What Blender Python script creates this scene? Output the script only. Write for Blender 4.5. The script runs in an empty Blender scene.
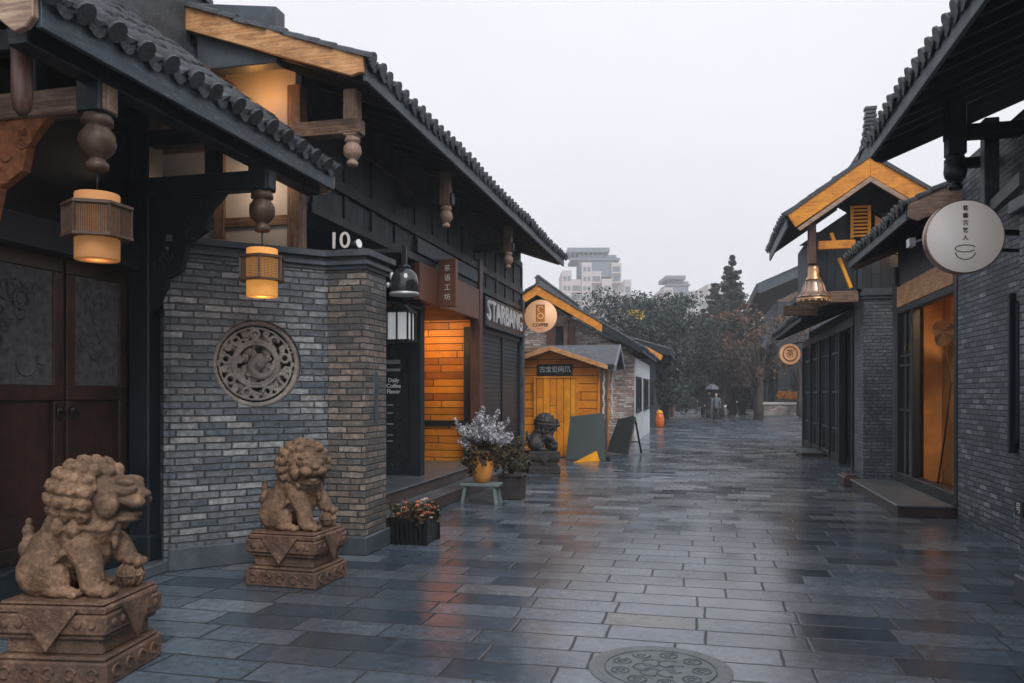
import bpy, bmesh, math, random
from mathutils import Vector, Matrix
R = math.radians
V = Vector
random.seed(7)
scene = bpy.context.scene
col = scene.collection

# ------------------------------------------------------------------ camera
CAMZ, F, HY = 1.55, 800.0, 394.0
YAW = R(13.2)
cs, sn = math.cos(YAW), math.sin(YAW)
cam_d = bpy.data.cameras.new('camera'); cam = bpy.data.objects.new('camera', cam_d); col.objects.link(cam)
cam.location = (0, 0, CAMZ); cam.rotation_euler = (R(90), 0, YAW)
cam_d.sensor_width = 36; cam_d.lens = 36 * F / 1024; cam_d.shift_y = (HY - 341.5) / 1024
cam_d.clip_start = 0.05; cam_d.clip_end = 3000
scene.camera = cam

# ------------------------------------------------------------------ world, sun, exposure
world = bpy.data.worlds.new('World'); scene.world = world; world.use_nodes = True
wn = world.node_tree; wn.nodes.clear()
SUN_EL, SUN_AZ = R(46), R(146)          # azimuth clockwise from +Y
sky = wn.nodes.new('ShaderNodeTexSky'); sky.sky_type = 'NISHITA'; sky.sun_disc = False
sky.sun_elevation = SUN_EL; sky.sun_rotation = SUN_AZ; sky.dust_density = 6; sky.air_density = 1.5
hs = wn.nodes.new('ShaderNodeHueSaturation'); hs.inputs['Saturation'].default_value = 0.2
mx = wn.nodes.new('ShaderNodeMix'); mx.data_type = 'RGBA'; mx.inputs[0].default_value = 0.9
mx.inputs[7].default_value = (7.2, 7.35, 7.95, 1)     # even cloud layer
bg = wn.nodes.new('ShaderNodeBackground'); bg.inputs['Strength'].default_value = 0.1
wo = wn.nodes.new('ShaderNodeOutputWorld')
wtc = wn.nodes.new('ShaderNodeTexCoord'); wnz = wn.nodes.new('ShaderNodeTexNoise'); wnz.inputs['Scale'].default_value = 1.6; wnz.inputs['Detail'].default_value = 5
wrm = wn.nodes.new('ShaderNodeValToRGB'); wrm.color_ramp.elements[0].position = .35; wrm.color_ramp.elements[1].position = .68
wrm.color_ramp.elements[0].color = (.90, .905, .92, 1); wrm.color_ramp.elements[1].color = (1, 1, 1, 1)      # soft cloud tone
wml = wn.nodes.new('ShaderNodeMix'); wml.data_type = 'RGBA'; wml.blend_type = 'MULTIPLY'; wml.inputs[0].default_value = 1
wml.inputs[6].default_value = (7.5, 7.55, 8.0, 1)
wn.links.new(wtc.outputs['Generated'], wnz.inputs['Vector']); wn.links.new(wnz.outputs[0], wrm.inputs[0]); wn.links.new(wrm.outputs[0], wml.inputs[7]); wn.links.new(wml.outputs[2], mx.inputs[7])
wn.links.new(sky.outputs[0], hs.inputs['Color']); wn.links.new(hs.outputs[0], mx.inputs[6])
wn.links.new(mx.outputs[2], bg.inputs['Color']); wn.links.new(bg.outputs[0], wo.inputs['Surface'])
sl = bpy.data.lights.new('sun', 'SUN'); sl.energy = 1.25; sl.angle = R(28); sl.color = (1, 0.97, 0.93)
so = bpy.data.objects.new('sun', sl); col.objects.link(so); so.location = (0, -5, 30)
sd = V((math.sin(SUN_AZ) * math.cos(SUN_EL), math.cos(SUN_AZ) * math.cos(SUN_EL), math.sin(SUN_EL)))
so.rotation_euler = sd.to_track_quat('Z', 'Y').to_euler()
vs = scene.view_settings
scene.display_settings.display_device = 'sRGB'
vs.view_transform = 'Standard'; vs.look = 'None'; vs.exposure = 0.56; vs.gamma = 1.0; vs.use_curve_mapping = False

# ------------------------------------------------------------------ layout helpers (real points on known planes)
def _d(px):
    a = (px - 512) / F
    return a * cs - sn, cs + a * sn
def onX(px, py, x):
    dx, dy = _d(px); D = x / dx
    return V((x, dy * D, CAMZ + (HY - py) * D / F))
def onY(px, py, y):
    dx, dy = _d(px); D = y / dy
    return V((dx * D, y, CAMZ + (HY - py) * D / F))
def atD(px, py, D):
    dx, dy = _d(px)
    return V((dx * D, dy * D, CAMZ + (HY - py) * D / F))
def gnd(px, py):
    p = atD(px, py, CAMZ * F / (py - HY)); p.z = 0
    return p

# ------------------------------------------------------------------ object helpers
WP = {}
def tag(o, label=None, cat=None, group=None, kind=None):
    if label: o['label'] = label
    if cat: o['category'] = cat
    if group: o['group'] = group
    if kind: o['kind'] = kind
    return o
def thing(name, label, cat, loc=(0, 0, 0), group=None):
    o = bpy.data.objects.new(name, None); col.objects.link(o); o.location = loc
    o.empty_display_size = 0.2
    WP[o.name] = V(loc)
    return tag(o, label, cat, group)
def place(o, loc, rz=0):
    o.location = loc; o.rotation_euler = (0, 0, rz)
def copy_tree(o, parent=None):
    c = o.copy(); col.objects.link(c); c.parent = parent
    for ch in [x for x in bpy.data.objects if x.parent == o]:
        copy_tree(ch, c)
    return c

class MB:
    def __init__(s): s.v = []; s.f = []; s.sm = []
    def add(s, vs, fs, smooth=False, M=None):
        b = len(s.v)
        s.v += [(M @ V(p)) if M else V(p) for p in vs]
        s.f += [[b + i for i in f] for f in fs]; s.sm += [smooth] * len(fs)
        return s
    def bb(s, x0, x1, y0, y1, z0, z1, M=None):
        x0, x1 = min(x0, x1), max(x0, x1); y0, y1 = min(y0, y1), max(y0, y1); z0, z1 = min(z0, z1), max(z0, z1)
        return s.add([(x0, y0, z0), (x1, y0, z0), (x1, y1, z0), (x0, y1, z0), (x0, y0, z1), (x1, y0, z1), (x1, y1, z1), (x0, y1, z1)],
                     [(3, 2, 1, 0), (4, 5, 6, 7), (0, 1, 5, 4), (1, 2, 6, 5), (2, 3, 7, 6), (3, 0, 4, 7)], False, M)
    def box(s, c, d, M=None):
        return s.bb(c[0] - d[0] / 2, c[0] + d[0] / 2, c[1] - d[1] / 2, c[1] + d[1] / 2, c[2] - d[2] / 2, c[2] + d[2] / 2, M)
    def bar(s, p, q, w, h, up=(0, 0, 1)):
        p, q = V(p), V(q); d = (q - p).normalized(); r = d.cross(V(up)).normalized(); u = r.cross(d)
        vs = [a + r * (i * w / 2) + u * (j * h / 2) for a in (p, q) for i, j in ((-1, -1), (1, -1), (1, 1), (-1, 1))]
        return s.add(vs, [(0, 1, 2, 3), (7, 6, 5, 4), (0, 4, 5, 1), (1, 5, 6, 2), (2, 6, 7, 3), (3, 7, 4, 0)])
    def tube(s, pts, rads, n=8, smooth=True, cap=True):
        pts = [V(p) for p in pts]
        if not hasattr(rads, '__len__'): rads = [rads] * len(pts)
        vs = []; fs = []; ref = None
        for i, p in enumerate(pts):
            d = (pts[min(i + 1, len(pts) - 1)] - pts[max(i - 1, 0)]).normalized()
            if ref is None: ref = d.orthogonal().normalized()
            ref = (ref - d * ref.dot(d)).normalized(); b = d.cross(ref)
            for k in range(n):
                t = 2 * math.pi * k / n
                vs.append(p + (ref * math.cos(t) + b * math.sin(t)) * rads[i])
        for i in range(len(pts) - 1):
            for k in range(n):
                fs.append((i * n + k, i * n + (k + 1) % n, (i + 1) * n + (k + 1) % n, (i + 1) * n + k))
        s.add(vs, fs, smooth)
        if cap:
            b = len(s.v) - len(vs)
            s.f += [[b + k for k in range(n)][::-1], [b + (len(pts) - 1) * n + k for k in range(n)]]; s.sm += [False, False]
        return s
    def lathe(s, prof, c=(0, 0, 0), n=16, smooth=True, M=None):
        vs = []; fs = []; c = V(c)
        for r, z in prof:
            for k in range(n):
                t = 2 * math.pi * (k + .5) / n; vs.append(c + V((r * math.cos(t), r * math.sin(t), z)))
        for i in range(len(prof) - 1):
            for k in range(n): fs.append((i * n + k, i * n + (k + 1) % n, (i + 1) * n + (k + 1) % n, (i + 1) * n + k))
        m = len(prof)
        fs.append([k for k in range(n)][::-1]); fs.append([(m - 1) * n + k for k in range(n)])
        return s.add(vs, fs, smooth, M)
    def ell(s, c, r, n=10, M=None):
        m = n // 2 + 1; c = V(c)
        if not hasattr(r, '__len__'): r = (r, r, r)
        vs = [c + V((0, 0, -r[2]))]; fs = []
        for i in range(1, m):
            ph = -math.pi / 2 + math.pi * i / m
            for k in range(n):
                t = 2 * math.pi * k / n
                vs.append(c + V((r[0] * math.cos(ph) * math.cos(t), r[1] * math.cos(ph) * math.sin(t), r[2] * math.sin(ph))))
        vs.append(c + V((0, 0, r[2])))
        for k in range(n): fs.append((0, 1 + (k + 1) % n, 1 + k))
        for i in range(m - 2):
            for k in range(n): fs.append((1 + i * n + k, 1 + i * n + (k + 1) % n, 1 + (i + 1) * n + (k + 1) % n, 1 + (i + 1) * n + k))
        L = len(vs) - 1; b = 1 + (m - 2) * n
        for k in range(n): fs.append((b + k, b + (k + 1) % n, L))
        return s.add(vs, fs, True, M)
    def caps(s, p, q, r0, r1, n=10):
        s.tube([p, q], [r0, r1], n); s.ell(p, r0, n); return s.ell(q, r1, n)
    def prism(s, poly, ext, M=None):
        poly = [V(p) for p in poly]; e = V(ext); n = len(poly)
        fs = [list(range(n))[::-1], [n + i for i in range(n)]] + [(i, (i + 1) % n, n + (i + 1) % n, n + i) for i in range(n)]
        return s.add(poly + [p + e for p in poly], fs, False, M)
    def arc(s, c, ax, ay, Rr, r, t0=0, t1=360, n=24, k=6):
        c, ax, ay = V(c), V(ax), V(ay)
        m = max(3, int(n * abs(t1 - t0) / 360) + 1)
        pts = [c + (ax * math.cos(R(t0 + (t1 - t0) * i / m)) + ay * math.sin(R(t0 + (t1 - t0) * i / m))) * Rr for i in range(m + 1)]
        return s.tube(pts, r, k)
    def build(s, name, mat, parent=None, bevel=0, kind=None, remesh=0, smooth_it=0):
        me = bpy.data.meshes.new(name)
        off = WP.get(parent.name, V((0, 0, 0))) if parent else V((0, 0, 0))
        me.from_pydata([tuple(p - off) for p in s.v], [], s.f)
        bm = bmesh.new(); bm.from_mesh(me)
        bmesh.ops.recalc_face_normals(bm, faces=bm.faces)
        for f_, sm_ in zip(bm.faces, s.sm): f_.smooth = sm_
        uv = bm.loops.layers.uv.new('UVMap')
        for f_ in bm.faces:
            nn = f_.normal
            if abs(nn.z) > 0.85:
                for l in f_.loops: p = l.vert.co + off; l[uv].uv = (p.x, p.y)
            else:
                t = V((-nn.y, nn.x, 0)).normalized()
                for ax in (V((1, 0, 0)), V((0, 1, 0))):
                    if abs(t.dot(ax)) > 0.985: t = ax
                if t.x + t.y < 0: t = -t
                w = nn.cross(t); w = w if w.z > 0 else -w
                for l in f_.loops: p = l.vert.co + off; l[uv].uv = (p.dot(t), p.dot(w))
            if mat.get('grain'):
                us = [l[uv].uv.x for l in f_.loops]; vv = [l[uv].uv.y for l in f_.loops]
                if max(vv) - min(vv) > max(us) - min(us):
                    for l in f_.loops: l[uv].uv = (l[uv].uv.y, l[uv].uv.x)
        bm.to_mesh(me); bm.free()
        o = bpy.data.objects.new(name, me); col.objects.link(o); me.materials.append(mat)
        if remesh:
            md = o.modifiers.new('r', 'REMESH'); md.mode = 'VOXEL'; md.voxel_size = remesh; md.use_smooth_shade = True
            if smooth_it:
                m2 = o.modifiers.new('s', 'SMOOTH'); m2.iterations = smooth_it; m2.factor = .5
            dg = bpy.context.evaluated_depsgraph_get()
            me2 = bpy.data.meshes.new_from_object(o.evaluated_get(dg)); o.modifiers.clear(); o.data = me2; me2.name = name
            if not me2.materials: me2.materials.append(mat)
            for p in me2.polygons: p.use_smooth = True
        if bevel:
            md = o.modifiers.new('bevel', 'BEVEL'); md.width = bevel; md.segments = 1; md.limit_method = 'ANGLE'
        if parent: o.parent = parent
        WP[o.name] = off.copy()
        if kind: o['kind'] = kind
        return o

def text_mesh(name, body, size, mat, parent, M, ext=.008, align='CENTER', spacing=1.0, bold=0.0, line=1.0):
    cu = bpy.data.curves.new(name, 'FONT'); cu.body = body; cu.size = size; cu.extrude = ext; cu.align_x = align; cu.align_y = 'CENTER'
    cu.space_character = spacing; cu.offset = bold; cu.resolution_u = 3; cu.space_line = line
    t = bpy.data.objects.new('tmp', cu); col.objects.link(t)
    dg = bpy.context.evaluated_depsgraph_get()
    me = bpy.data.meshes.new_from_object(t.evaluated_get(dg)); bpy.data.objects.remove(t)
    off = WP.get(parent.name, V((0, 0, 0)))
    me.transform(Matrix.Translation(-off) @ M)
    me.materials.clear(); me.materials.append(mat); me.name = name
    o = bpy.data.objects.new(name, me); col.objects.link(o); o.parent = parent; WP[o.name] = off.copy()
    return o
def frame(origin, right, up=(0, 0, 1)):
    r = V(right).normalized(); u = V(up).normalized(); n = r.cross(u)
    m = Matrix(((r.x, u.x, n.x), (r.y, u.y, n.y), (r.z, u.z, n.z))).to_4x4(); m.translation = V(origin)
    return m

# ------------------------------------------------------------------ materials
def nmat(name):
    m = bpy.data.materials.new(name); m.use_nodes = True
    nt = m.node_tree; b = nt.nodes['Principled BSDF']
    return m, nt, b
class NB:
    def __init__(s, nt): s.nt = nt
    def n(s, t, **k):
        x = s.nt.nodes.new(t)
        for a, b in k.items(): setattr(x, a, b)
        return x
    def l(s, a, b): s.nt.links.new(a, b)
    def m(s, op, a, b=None, c=None, clamp=False):
        x = s.n('ShaderNodeMath', operation=op); x.use_clamp = clamp
        for i, q in enumerate((a, b, c)):
            if q is None: continue
            if isinstance(q, (int, float)): x.inputs[i].default_value = q
            else: s.l(q, x.inputs[i])
        return x.outputs[0]
    def mix(s, fac, a, b, blend='MIX'):
        x = s.n('ShaderNodeMix', data_type='RGBA', blend_type=blend)
        for i, q in ((0, fac), (6, a), (7, b)):
            if isinstance(q, (int, float)): x.inputs[i].default_value = q
            elif isinstance(q, tuple): x.inputs[i].default_value = (*q[:3], 1)
            else: s.l(q, x.inputs[i])
        return x.outputs[2]
    def noise(s, vec, scale, detail=4, rough=.6, out=0):
        x = s.n('ShaderNodeTexNoise'); x.inputs['Scale'].default_value = scale; x.inputs['Detail'].default_value = detail
        x.inputs['Roughness'].default_value = rough
        if vec is not None: s.l(vec, x.inputs['Vector'])
        return x.outputs[out]
    def ramp(s, fac, stops, interp='LINEAR'):
        x = s.n('ShaderNodeValToRGB'); cr = x.color_ramp; cr.interpolation = interp
        while len(cr.elements) < len(stops): cr.elements.new(.5)
        for e, (p, c) in zip(cr.elements, stops):
            e.position = p; e.color = (*c, 1) if len(c) == 3 else c
        s.l(fac, x.inputs[0]); return x.outputs[0]
    def mapr(s, v, a, b, c, d):
        x = s.n('ShaderNodeMapRange'); s.l(v, x.inputs[0])
        for i, q in enumerate((a, b, c, d)): x.inputs[i + 1].default_value = q
        return x.outputs[0]
    def bump(s, h, strength, dist=.01, normal=None):
        x = s.n('ShaderNodeBump'); x.inputs['Strength'].default_value = strength; x.inputs['Distance'].default_value = dist
        s.l(h, x.inputs['Height'])
        if normal is not None: s.l(normal, x.inputs['Normal'])
        return x.outputs[0]
    def cells(s, uv, w, h, gap, shift=.5, jit=0.0):
        sp = s.n('ShaderNodeSeparateXYZ'); s.l(uv, sp.inputs[0])
        u, v = sp.outputs[0], sp.outputs[1]
        vh = s.m('DIVIDE', v, h); row = s.m('FLOOR', vh)
        if jit:
            wn1 = s.n('ShaderNodeTexWhiteNoise', noise_dimensions='1D'); s.l(row, wn1.inputs['W'])
            off = s.m('ADD', s.m('MULTIPLY', row, shift), s.m('MULTIPLY', wn1.outputs[0], jit))
        else: off = s.m('MULTIPLY', row, shift)
        uw = s.m('ADD', s.m('DIVIDE', u, w), off); cl = s.m('FLOOR', uw)
        fu = s.m('MULTIPLY', s.m('FRACT', uw), w); fv = s.m('MULTIPLY', s.m('FRACT', vh), h)
        du = s.m('MINIMUM', fu, s.m('SUBTRACT', w, fu)); dv = s.m('MINIMUM', fv, s.m('SUBTRACT', h, fv))
        d = s.m('MINIMUM', du, dv)
        mask = s.mapr(d, gap * .5, gap * .5 + gap * .8, 0, 1)      # 1 = stone
        cb = s.n('ShaderNodeCombineXYZ'); s.l(cl, cb.inputs[0]); s.l(row, cb.inputs[1])
        wn2 = s.n('ShaderNodeTexWhiteNoise', noise_dimensions='2D'); s.l(cb.outputs[0], wn2.inputs['Vector'])
        return mask, wn2.outputs[0], wn2.outputs[1], cb.outputs[0]

def simple(name, c, rough=.6, metal=0, var=.25, scale=6, bump=.15, c2=None, emit=None, es=0, spec=.5):
    m, nt, b = nmat(name); k = NB(nt)
    tc = k.n('ShaderNodeTexCoord').outputs['Object']
    nz = k.noise(tc, scale, 5, .65)
    c2 = c2 or tuple(x * (1 - var) for x in c)
    hi = tuple(min(1, x * (1 + var)) for x in c)
    cc = k.ramp(nz, [(.3, c2), (.55, c), (.75, hi)])
    k.l(cc, b.inputs['Base Color'])
    b.inputs['Roughness'].default_value = rough; b.inputs['Metallic'].default_value = metal
    b.inputs['Specular IOR Level'].default_value = spec
    if bump:
        n2 = k.noise(tc, scale * 6, 4, .6)
        k.l(k.bump(n2, bump, .01), b.inputs['Normal'])
    if emit:
        b.inputs['Emission Color'].default_value = (*emit, 1); b.inputs['Emission Strength'].default_value = es
    return m

def brick_mat(name, w=.24, h=.062, gap=.007, stops=None, mortar=(.05, .055, .06), rough=.55, patch=None):
    m, nt, b = nmat(name); k = NB(nt)
    uv = k.n('ShaderNodeTexCoord').outputs['UV']; ob = k.n('ShaderNodeTexCoord').outputs['Object']
    wob = k.noise(ob, 9, 2, .5, 1)
    uvw = k.n('ShaderNodeVectorMath', operation='MULTIPLY_ADD'); k.l(wob, uvw.inputs[0]); uvw.inputs[1].default_value = (.02, .016, 0); k.l(uv, uvw.inputs[2])
    mask, rnd, rc, cid = k.cells(uvw.outputs[0], w, h, gap, .5, .35)
    stops = stops or [(0, (.09, .11, .13)), (.35, (.13, .15, .168)), (.65, (.18, .195, .21)), (.85, (.25, .26, .27)), (.96, (.36, .36, .36)), (1, (.2, .16, .135))]
    cc = k.ramp(rnd, stops)
    n1 = k.noise(uv, 16, 5, .7)
    cc = k.mix(.75, cc, k.ramp(n1, [(.28, (.25, .25, .27)), (.5, (.8, .8, .8)), (.7, (1.7, 1.7, 1.7))]), 'MULTIPLY')
    n2 = k.noise(ob, 1.1, 4, .6)
    cc = k.mix(k.mapr(n2, .45, .65, 0, .7), cc, (.035, .045, .055))
    if patch:
        n3 = k.noise(ob, 1.7, 3, .5)
        cc = k.mix(k.mapr(n3, .5, .68, 0, .6), cc, patch)
    n4 = k.noise(ob, 2.4, 6, .7); cc = k.mix(k.mapr(n4, .58, .7, 0, .45), cc, (.34, .35, .36))
    cc = k.mix(mask, mortar, cc)
    k.l(cc, b.inputs['Base Color'])
    k.l(k.mapr(n1, .3, .7, rough - .12, rough + .2), b.inputs['Roughness'])
    hh = k.m('ADD', k.m('MULTIPLY', mask, k.m('ADD', .6, k.m('MULTIPLY', rnd, .6))), k.m('MULTIPLY', n1, .5))
    k.l(k.bump(hh, 1.0, .014), b.inputs['Normal'])
    return m

def plank_mat(name, w, stops, horiz=True, gap=.006, rough=.5, length=1.6, grain=1.0, spec=.5):
    m, nt, b = nmat(name); k = NB(nt)
    uv = k.n('ShaderNodeTexCoord').outputs['UV']
    if not horiz:
        mp = k.n('ShaderNodeSeparateXYZ'); k.l(uv, mp.inputs[0]); cb = k.n('ShaderNodeCombineXYZ')
        k.l(mp.outputs[1], cb.inputs[0]); k.l(mp.outputs[0], cb.inputs[1]); uv = cb.outputs[0]
    mask, rnd, rc, cid = k.cells(uv, length, w, gap, .37, .6)
    st = k.n('ShaderNodeVectorMath', operation='MULTIPLY'); k.l(uv, st.inputs[0]); st.inputs[1].default_value = (2.0, 34, 1)
    ad = k.n('ShaderNodeVectorMath', operation='ADD'); k.l(st.outputs[0], ad.inputs[0]); k.l(rc, ad.inputs[1])
    g = k.noise(ad.outputs[0], 1.6, 6, .65)
    f = k.m('ADD', k.m('MULTIPLY', rnd, .55), k.m('MULTIPLY', g, .45 * grain))
    cc = k.ramp(f, stops)
    n2 = k.noise(uv, 2.3, 4, .6)
    cc = k.mix(.6, cc, k.ramp(n2, [(.3, (.45, .45, .45)), (.6, (1, 1, 1))]), 'MULTIPLY')
    cc = k.mix(mask, tuple(x * .15 for x in stops[0][1]), cc)
    k.l(cc, b.inputs['Base Color']); b.inputs['Roughness'].default_value = rough
    b.inputs['Specular IOR Level'].default_value = spec
    hh = k.m('ADD', mask, k.m('MULTIPLY', g, .35))
    k.l(k.bump(hh, .6, .006), b.inputs['Normal'])
    return m

def wood(name, a, bcol, rough=.55, scale=1.0, worn=None):
    m, nt, b = nmat(name); k = NB(nt); m['grain'] = 1
    ob = k.n('ShaderNodeTexCoord').outputs['UV']; o2 = k.n('ShaderNodeTexCoord').outputs['Object']
    st = k.n('ShaderNodeVectorMath', operation='MULTIPLY'); k.l(ob, st.inputs[0]); st.inputs[1].default_value = (1.6, 26, 1)
    g = k.noise(st.outputs[0], 1.8, 6, .7)
    n1 = k.noise(o2, 4, 5, .7)
    f = k.m('ADD', k.m('MULTIPLY', g, .65), k.m('MULTIPLY', n1, .4))
    cc = k.ramp(f, [(.36, tuple(x * .55 for x in a)), (.48, a), (.68, bcol)])
    if worn:
        st2 = k.n('ShaderNodeVectorMath', operation='MULTIPLY'); k.l(ob, st2.inputs[0]); st2.inputs[1].default_value = (3, 11, 1)
        n3 = k.noise(st2.outputs[0], 2.2, 7, .75)
        cc = k.mix(k.mapr(n3, .55, .64, 0, .8), cc, worn)
    k.l(cc, b.inputs['Base Color']); k.l(k.mapr(n1, .3, .7, rough - .1, rough + .15), b.inputs['Roughness'])
    k.l(k.bump(f, .6, .006), b.inputs['Normal'])
    return m

M = {}
M['stone'] = None
def stone_mat(name, cols, rough=.6):
    m, nt, b = nmat(name); k = NB(nt); ob = k.n('ShaderNodeTexCoord').outputs['Object']
    n1 = k.noise(ob, 7, 7, .72); n2 = k.noise(ob, 45, 5, .7); n3 = k.noise(ob, 2.6, 4, .6); n4 = k.noise(ob, 150, 3, .6)
    cc = k.ramp(k.m('ADD', k.m('MULTIPLY', n1, .6), k.m('MULTIPLY', n2, .4)), [(.33, cols[0]), (.47, cols[1]), (.56, cols[2]), (.68, cols[3])])
    cc = k.mix(k.mapr(n3, .5, .62, 0, .65), cc, cols[4])
    cc = k.mix(k.mapr(n4, .6, .7, 0, .6), cc, cols[0])
    k.l(cc, b.inputs['Base Color']); k.l(k.mapr(n1, .35, .65, rough - .25, rough + .2), b.inputs['Roughness'])
    h1 = k.m('ADD', k.m('MULTIPLY', n2, .8), k.m('MULTIPLY', n4, .35)); h1 = k.m('ADD', h1, n1)
    k.l(k.bump(h1, 1.0, .012), b.inputs['Normal']); return m
M['stone'] = stone_mat('carved_sandstone', [(.05, .03, .02), (.17, .098, .056), (.31, .185, .112), (.48, .32, .22), (.09, .06, .042)])
M['stone_base'] = stone_mat('plinth_sandstone', [(.05, .03, .022), (.12, .066, .042), (.2, .115, .075), (.36, .24, .17), (.07, .048, .038)])
M['brick'] = brick_mat('grey_brick')
M['brick_warm'] = brick_mat('grey_brown_brick', stops=[(0, (.1, .1, .105)), (.3, (.15, .135, .12)), (.6, (.22, .175, .145)), (.85, (.28, .22, .18)), (1, (.34, .3, .27))])
M['brick_right'] = brick_mat('dark_grey_brick', w=.22, h=.06, stops=[(0, (.085, .11, .135)), (.5, (.14, .17, .2)), (.85, (.2, .23, .26)), (1, (.36, .38, .4))])
M['brick_even'] = brick_mat('even_grey_brick', w=.24, h=.065, stops=[(0, (.14, .165, .19)), (1, (.23, .255, .28))])
M['brick_pale'] = brick_mat('pale_brick', w=.26, h=.07, mortar=(.16, .14, .13), stops=[(0, (.2, .17, .16)), (.4, (.38, .28, .24)), (.7, (.5, .41, .37)), (1, (.56, .53, .5))])
M['cap'] = simple('stone_cap', (.075, .085, .095), .5, var=.4, scale=5)
M['darkwood'] = wood('dark_painted_wood', (.004, .010, .015), (.015, .026, .034), .5)
M['darkwood2'] = plank_mat('dark_wood_boards', .16, [(0, (.013, .022, .03)), (.5, (.03, .043, .054)), (1, (.075, .09, .1))], horiz=False, length=2.4, rough=.6)
M['black'] = simple('black_metal', (.012, .014, .017), .35, .3, var=.3)
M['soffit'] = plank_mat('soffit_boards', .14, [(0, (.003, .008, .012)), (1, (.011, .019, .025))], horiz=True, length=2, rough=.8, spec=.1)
M['fascia'] = wood('grey_fascia', (.035, .05, .06), (.08, .1, .115), .5, worn=(.17, .185, .2))
M['tile'] = stone_mat('grey_clay_tile', [(.014, .018, .022), (.035, .042, .05), (.06, .07, .08), (.13, .14, .15), (.03, .036, .038)], .4)
M['tile_green'] = stone_mat('mossy_grey_tile', [(.018, .024, .026), (.04, .05, .054), (.07, .085, .088), (.15, .17, .17), (.035, .045, .035)], .5)
M['beam'] = wood('aged_brown_wood', (.13, .075, .048), (.4, .25, .17), .6, worn=(.05, .04, .035))
M['barge'] = wood('weathered_orange_bargeboard', (.48, .22, .08), (.88, .5, .24), .6, worn=(.2, .13, .1))
M['barge_y'] = wood('yellow_bargeboard', (.6, .2, .015), (1.0, .42, .03), .5, worn=(.22, .1, .03))
M['barge_dim'] = wood('brown_bargeboard', (.28, .18, .13), (.62, .44, .32), .6, worn=(.13, .1, .09))
M['redpost'] = wood('red_brown_wood', (.07, .03, .02), (.17, .08, .055), .4)
M['plaster'] = simple('white_plaster', (.62, .58, .55), .8, var=.12, scale=3, bump=.1)
M['door'] = simple('lacquered_door', (.04, .017, .012), .38, var=.45, scale=7, bump=.3, c2=(.012, .009, .01))
M['doorpanel'] = simple('worn_painted_door_panel', (.09, .1, .11), .55, var=.5, scale=16, bump=.6, c2=(.04, .028, .025))
M['carved'] = simple('carved_orange_wood', (.3, .1, .03), .5, var=.5, scale=18, bump=1.0, c2=(.1, .03, .012))
M['stone_dark'] = simple('dark_stone', (.035, .03, .03), .55, var=.45, scale=9, bump=.4)
M['relief'] = stone_mat('relief_stone', [(.12, .11, .1), (.22, .2, .18), (.32, .29, .265), (.42, .39, .36), (.2, .18, .17)])
M['recess'] = simple('recess_dark', (.02, .02, .022), .8, var=.3)
M['paper'] = simple('lantern_paper', (.5, .23, .09), .8, var=.15, bump=.05, emit=(1, .42, .12), es=.09)
M['paper2'] = simple('lantern_paper_bright', (.6, .27, .08), .8, var=.1, bump=.05, emit=(1, .42, .08), es=.3)
M['cage'] = simple('lantern_cage_wood', (.09, .05, .032), .5, var=.4, scale=20)
M['glow_glass'] = simple('frosted_lamp_glass', (.7, .72, .72), .4, var=.05, bump=0, emit=(.9, .95, 1), es=.12)
M['orange_planks'] = plank_mat('orange_wall_boards', .13, [(0, (.08, .022, .002)), (.38, (.42, .14, .007)), (.65, (.75, .28, .014)), (1, (.95, .45, .035))], length=.9, gap=.008)
M['kiosk_planks'] = plank_mat('kiosk_boards', .2, [(0, (.4, .11, .004)), (.35, (.8, .25, .006)), (1, (.98, .37, .012))], length=3, gap=.01)
M['kiosk_door'] = plank_mat('kiosk_door_boards', .17, [(0, (.4, .1, .003)), (.35, (.85, .27, .006)), (1, (1.0, .45, .02))], horiz=False, length=3, gap=.008)
M['brownboard'] = simple('rust_brown_signboard', (.16, .062, .035), .45, var=.12, scale=2, bump=.05)
M['shutter'] = simple('shutter_metal', (.05, .06, .068), .45, .4, var=.3)
M['signdark'] = simple('dark_signboard', (.007, .01, .013), .4, var=.2)
M['white'] = simple('white_letters', (.74, .76, .78), .5, var=.05, bump=0)
M['steelwhite'] = simple('brushed_white_metal', (.5, .52, .54), .35, .5, var=.15)
M['glassdark'] = simple('dark_glass', (.02, .026, .03), .08, var=.2, bump=0, spec=.8)
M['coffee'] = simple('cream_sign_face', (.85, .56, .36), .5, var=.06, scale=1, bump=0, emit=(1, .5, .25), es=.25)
M['coffee_logo'] = simple('orange_logo', (.75, .3, .06), .5, var=.05, bump=0)
M['brown_ink'] = simple('brown_ink', (.12, .05, .03), .5, bump=0)
M['red_ink'] = simple('red_ink', (.5, .08, .05), .5, bump=0)
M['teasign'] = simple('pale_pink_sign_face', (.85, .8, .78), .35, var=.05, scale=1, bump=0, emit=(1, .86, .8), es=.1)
M['copper'] = simple('copper_rim', (.4, .28, .22), .35, .7, var=.2)
M['ink'] = simple('black_ink', (.02, .02, .022), .5, bump=0)
M['step'] = simple('step_stone', (.1, .11, .12), .35, var=.4, scale=4, bump=.3)
M['riser'] = simple('reddish_riser_stone', (.075, .05, .045), .4, var=.4, scale=5, bump=.3)
M['stool'] = simple('grey_green_paint', (.17, .22, .23), .5, var=.2)
M['pot'] = simple('orange_glazed_pot', (.72, .3, .07), .35, var=.2, scale=6, bump=.1)
M['leaf_dark'] = None
M['concrete'] = simple('tower_concrete', (.56, .5, .49), .9, var=.06, scale=.05, bump=0)
M['concrete_grey'] = simple('tower_grey', (.2, .23, .26), .9, var=.06, scale=.05, bump=0)
M['towerglass'] = simple('tower_window', (.16, .19, .22), .3, var=.1, bump=0)
M['skin'] = simple('skin', (.5, .32, .24), .6, bump=0)
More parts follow.
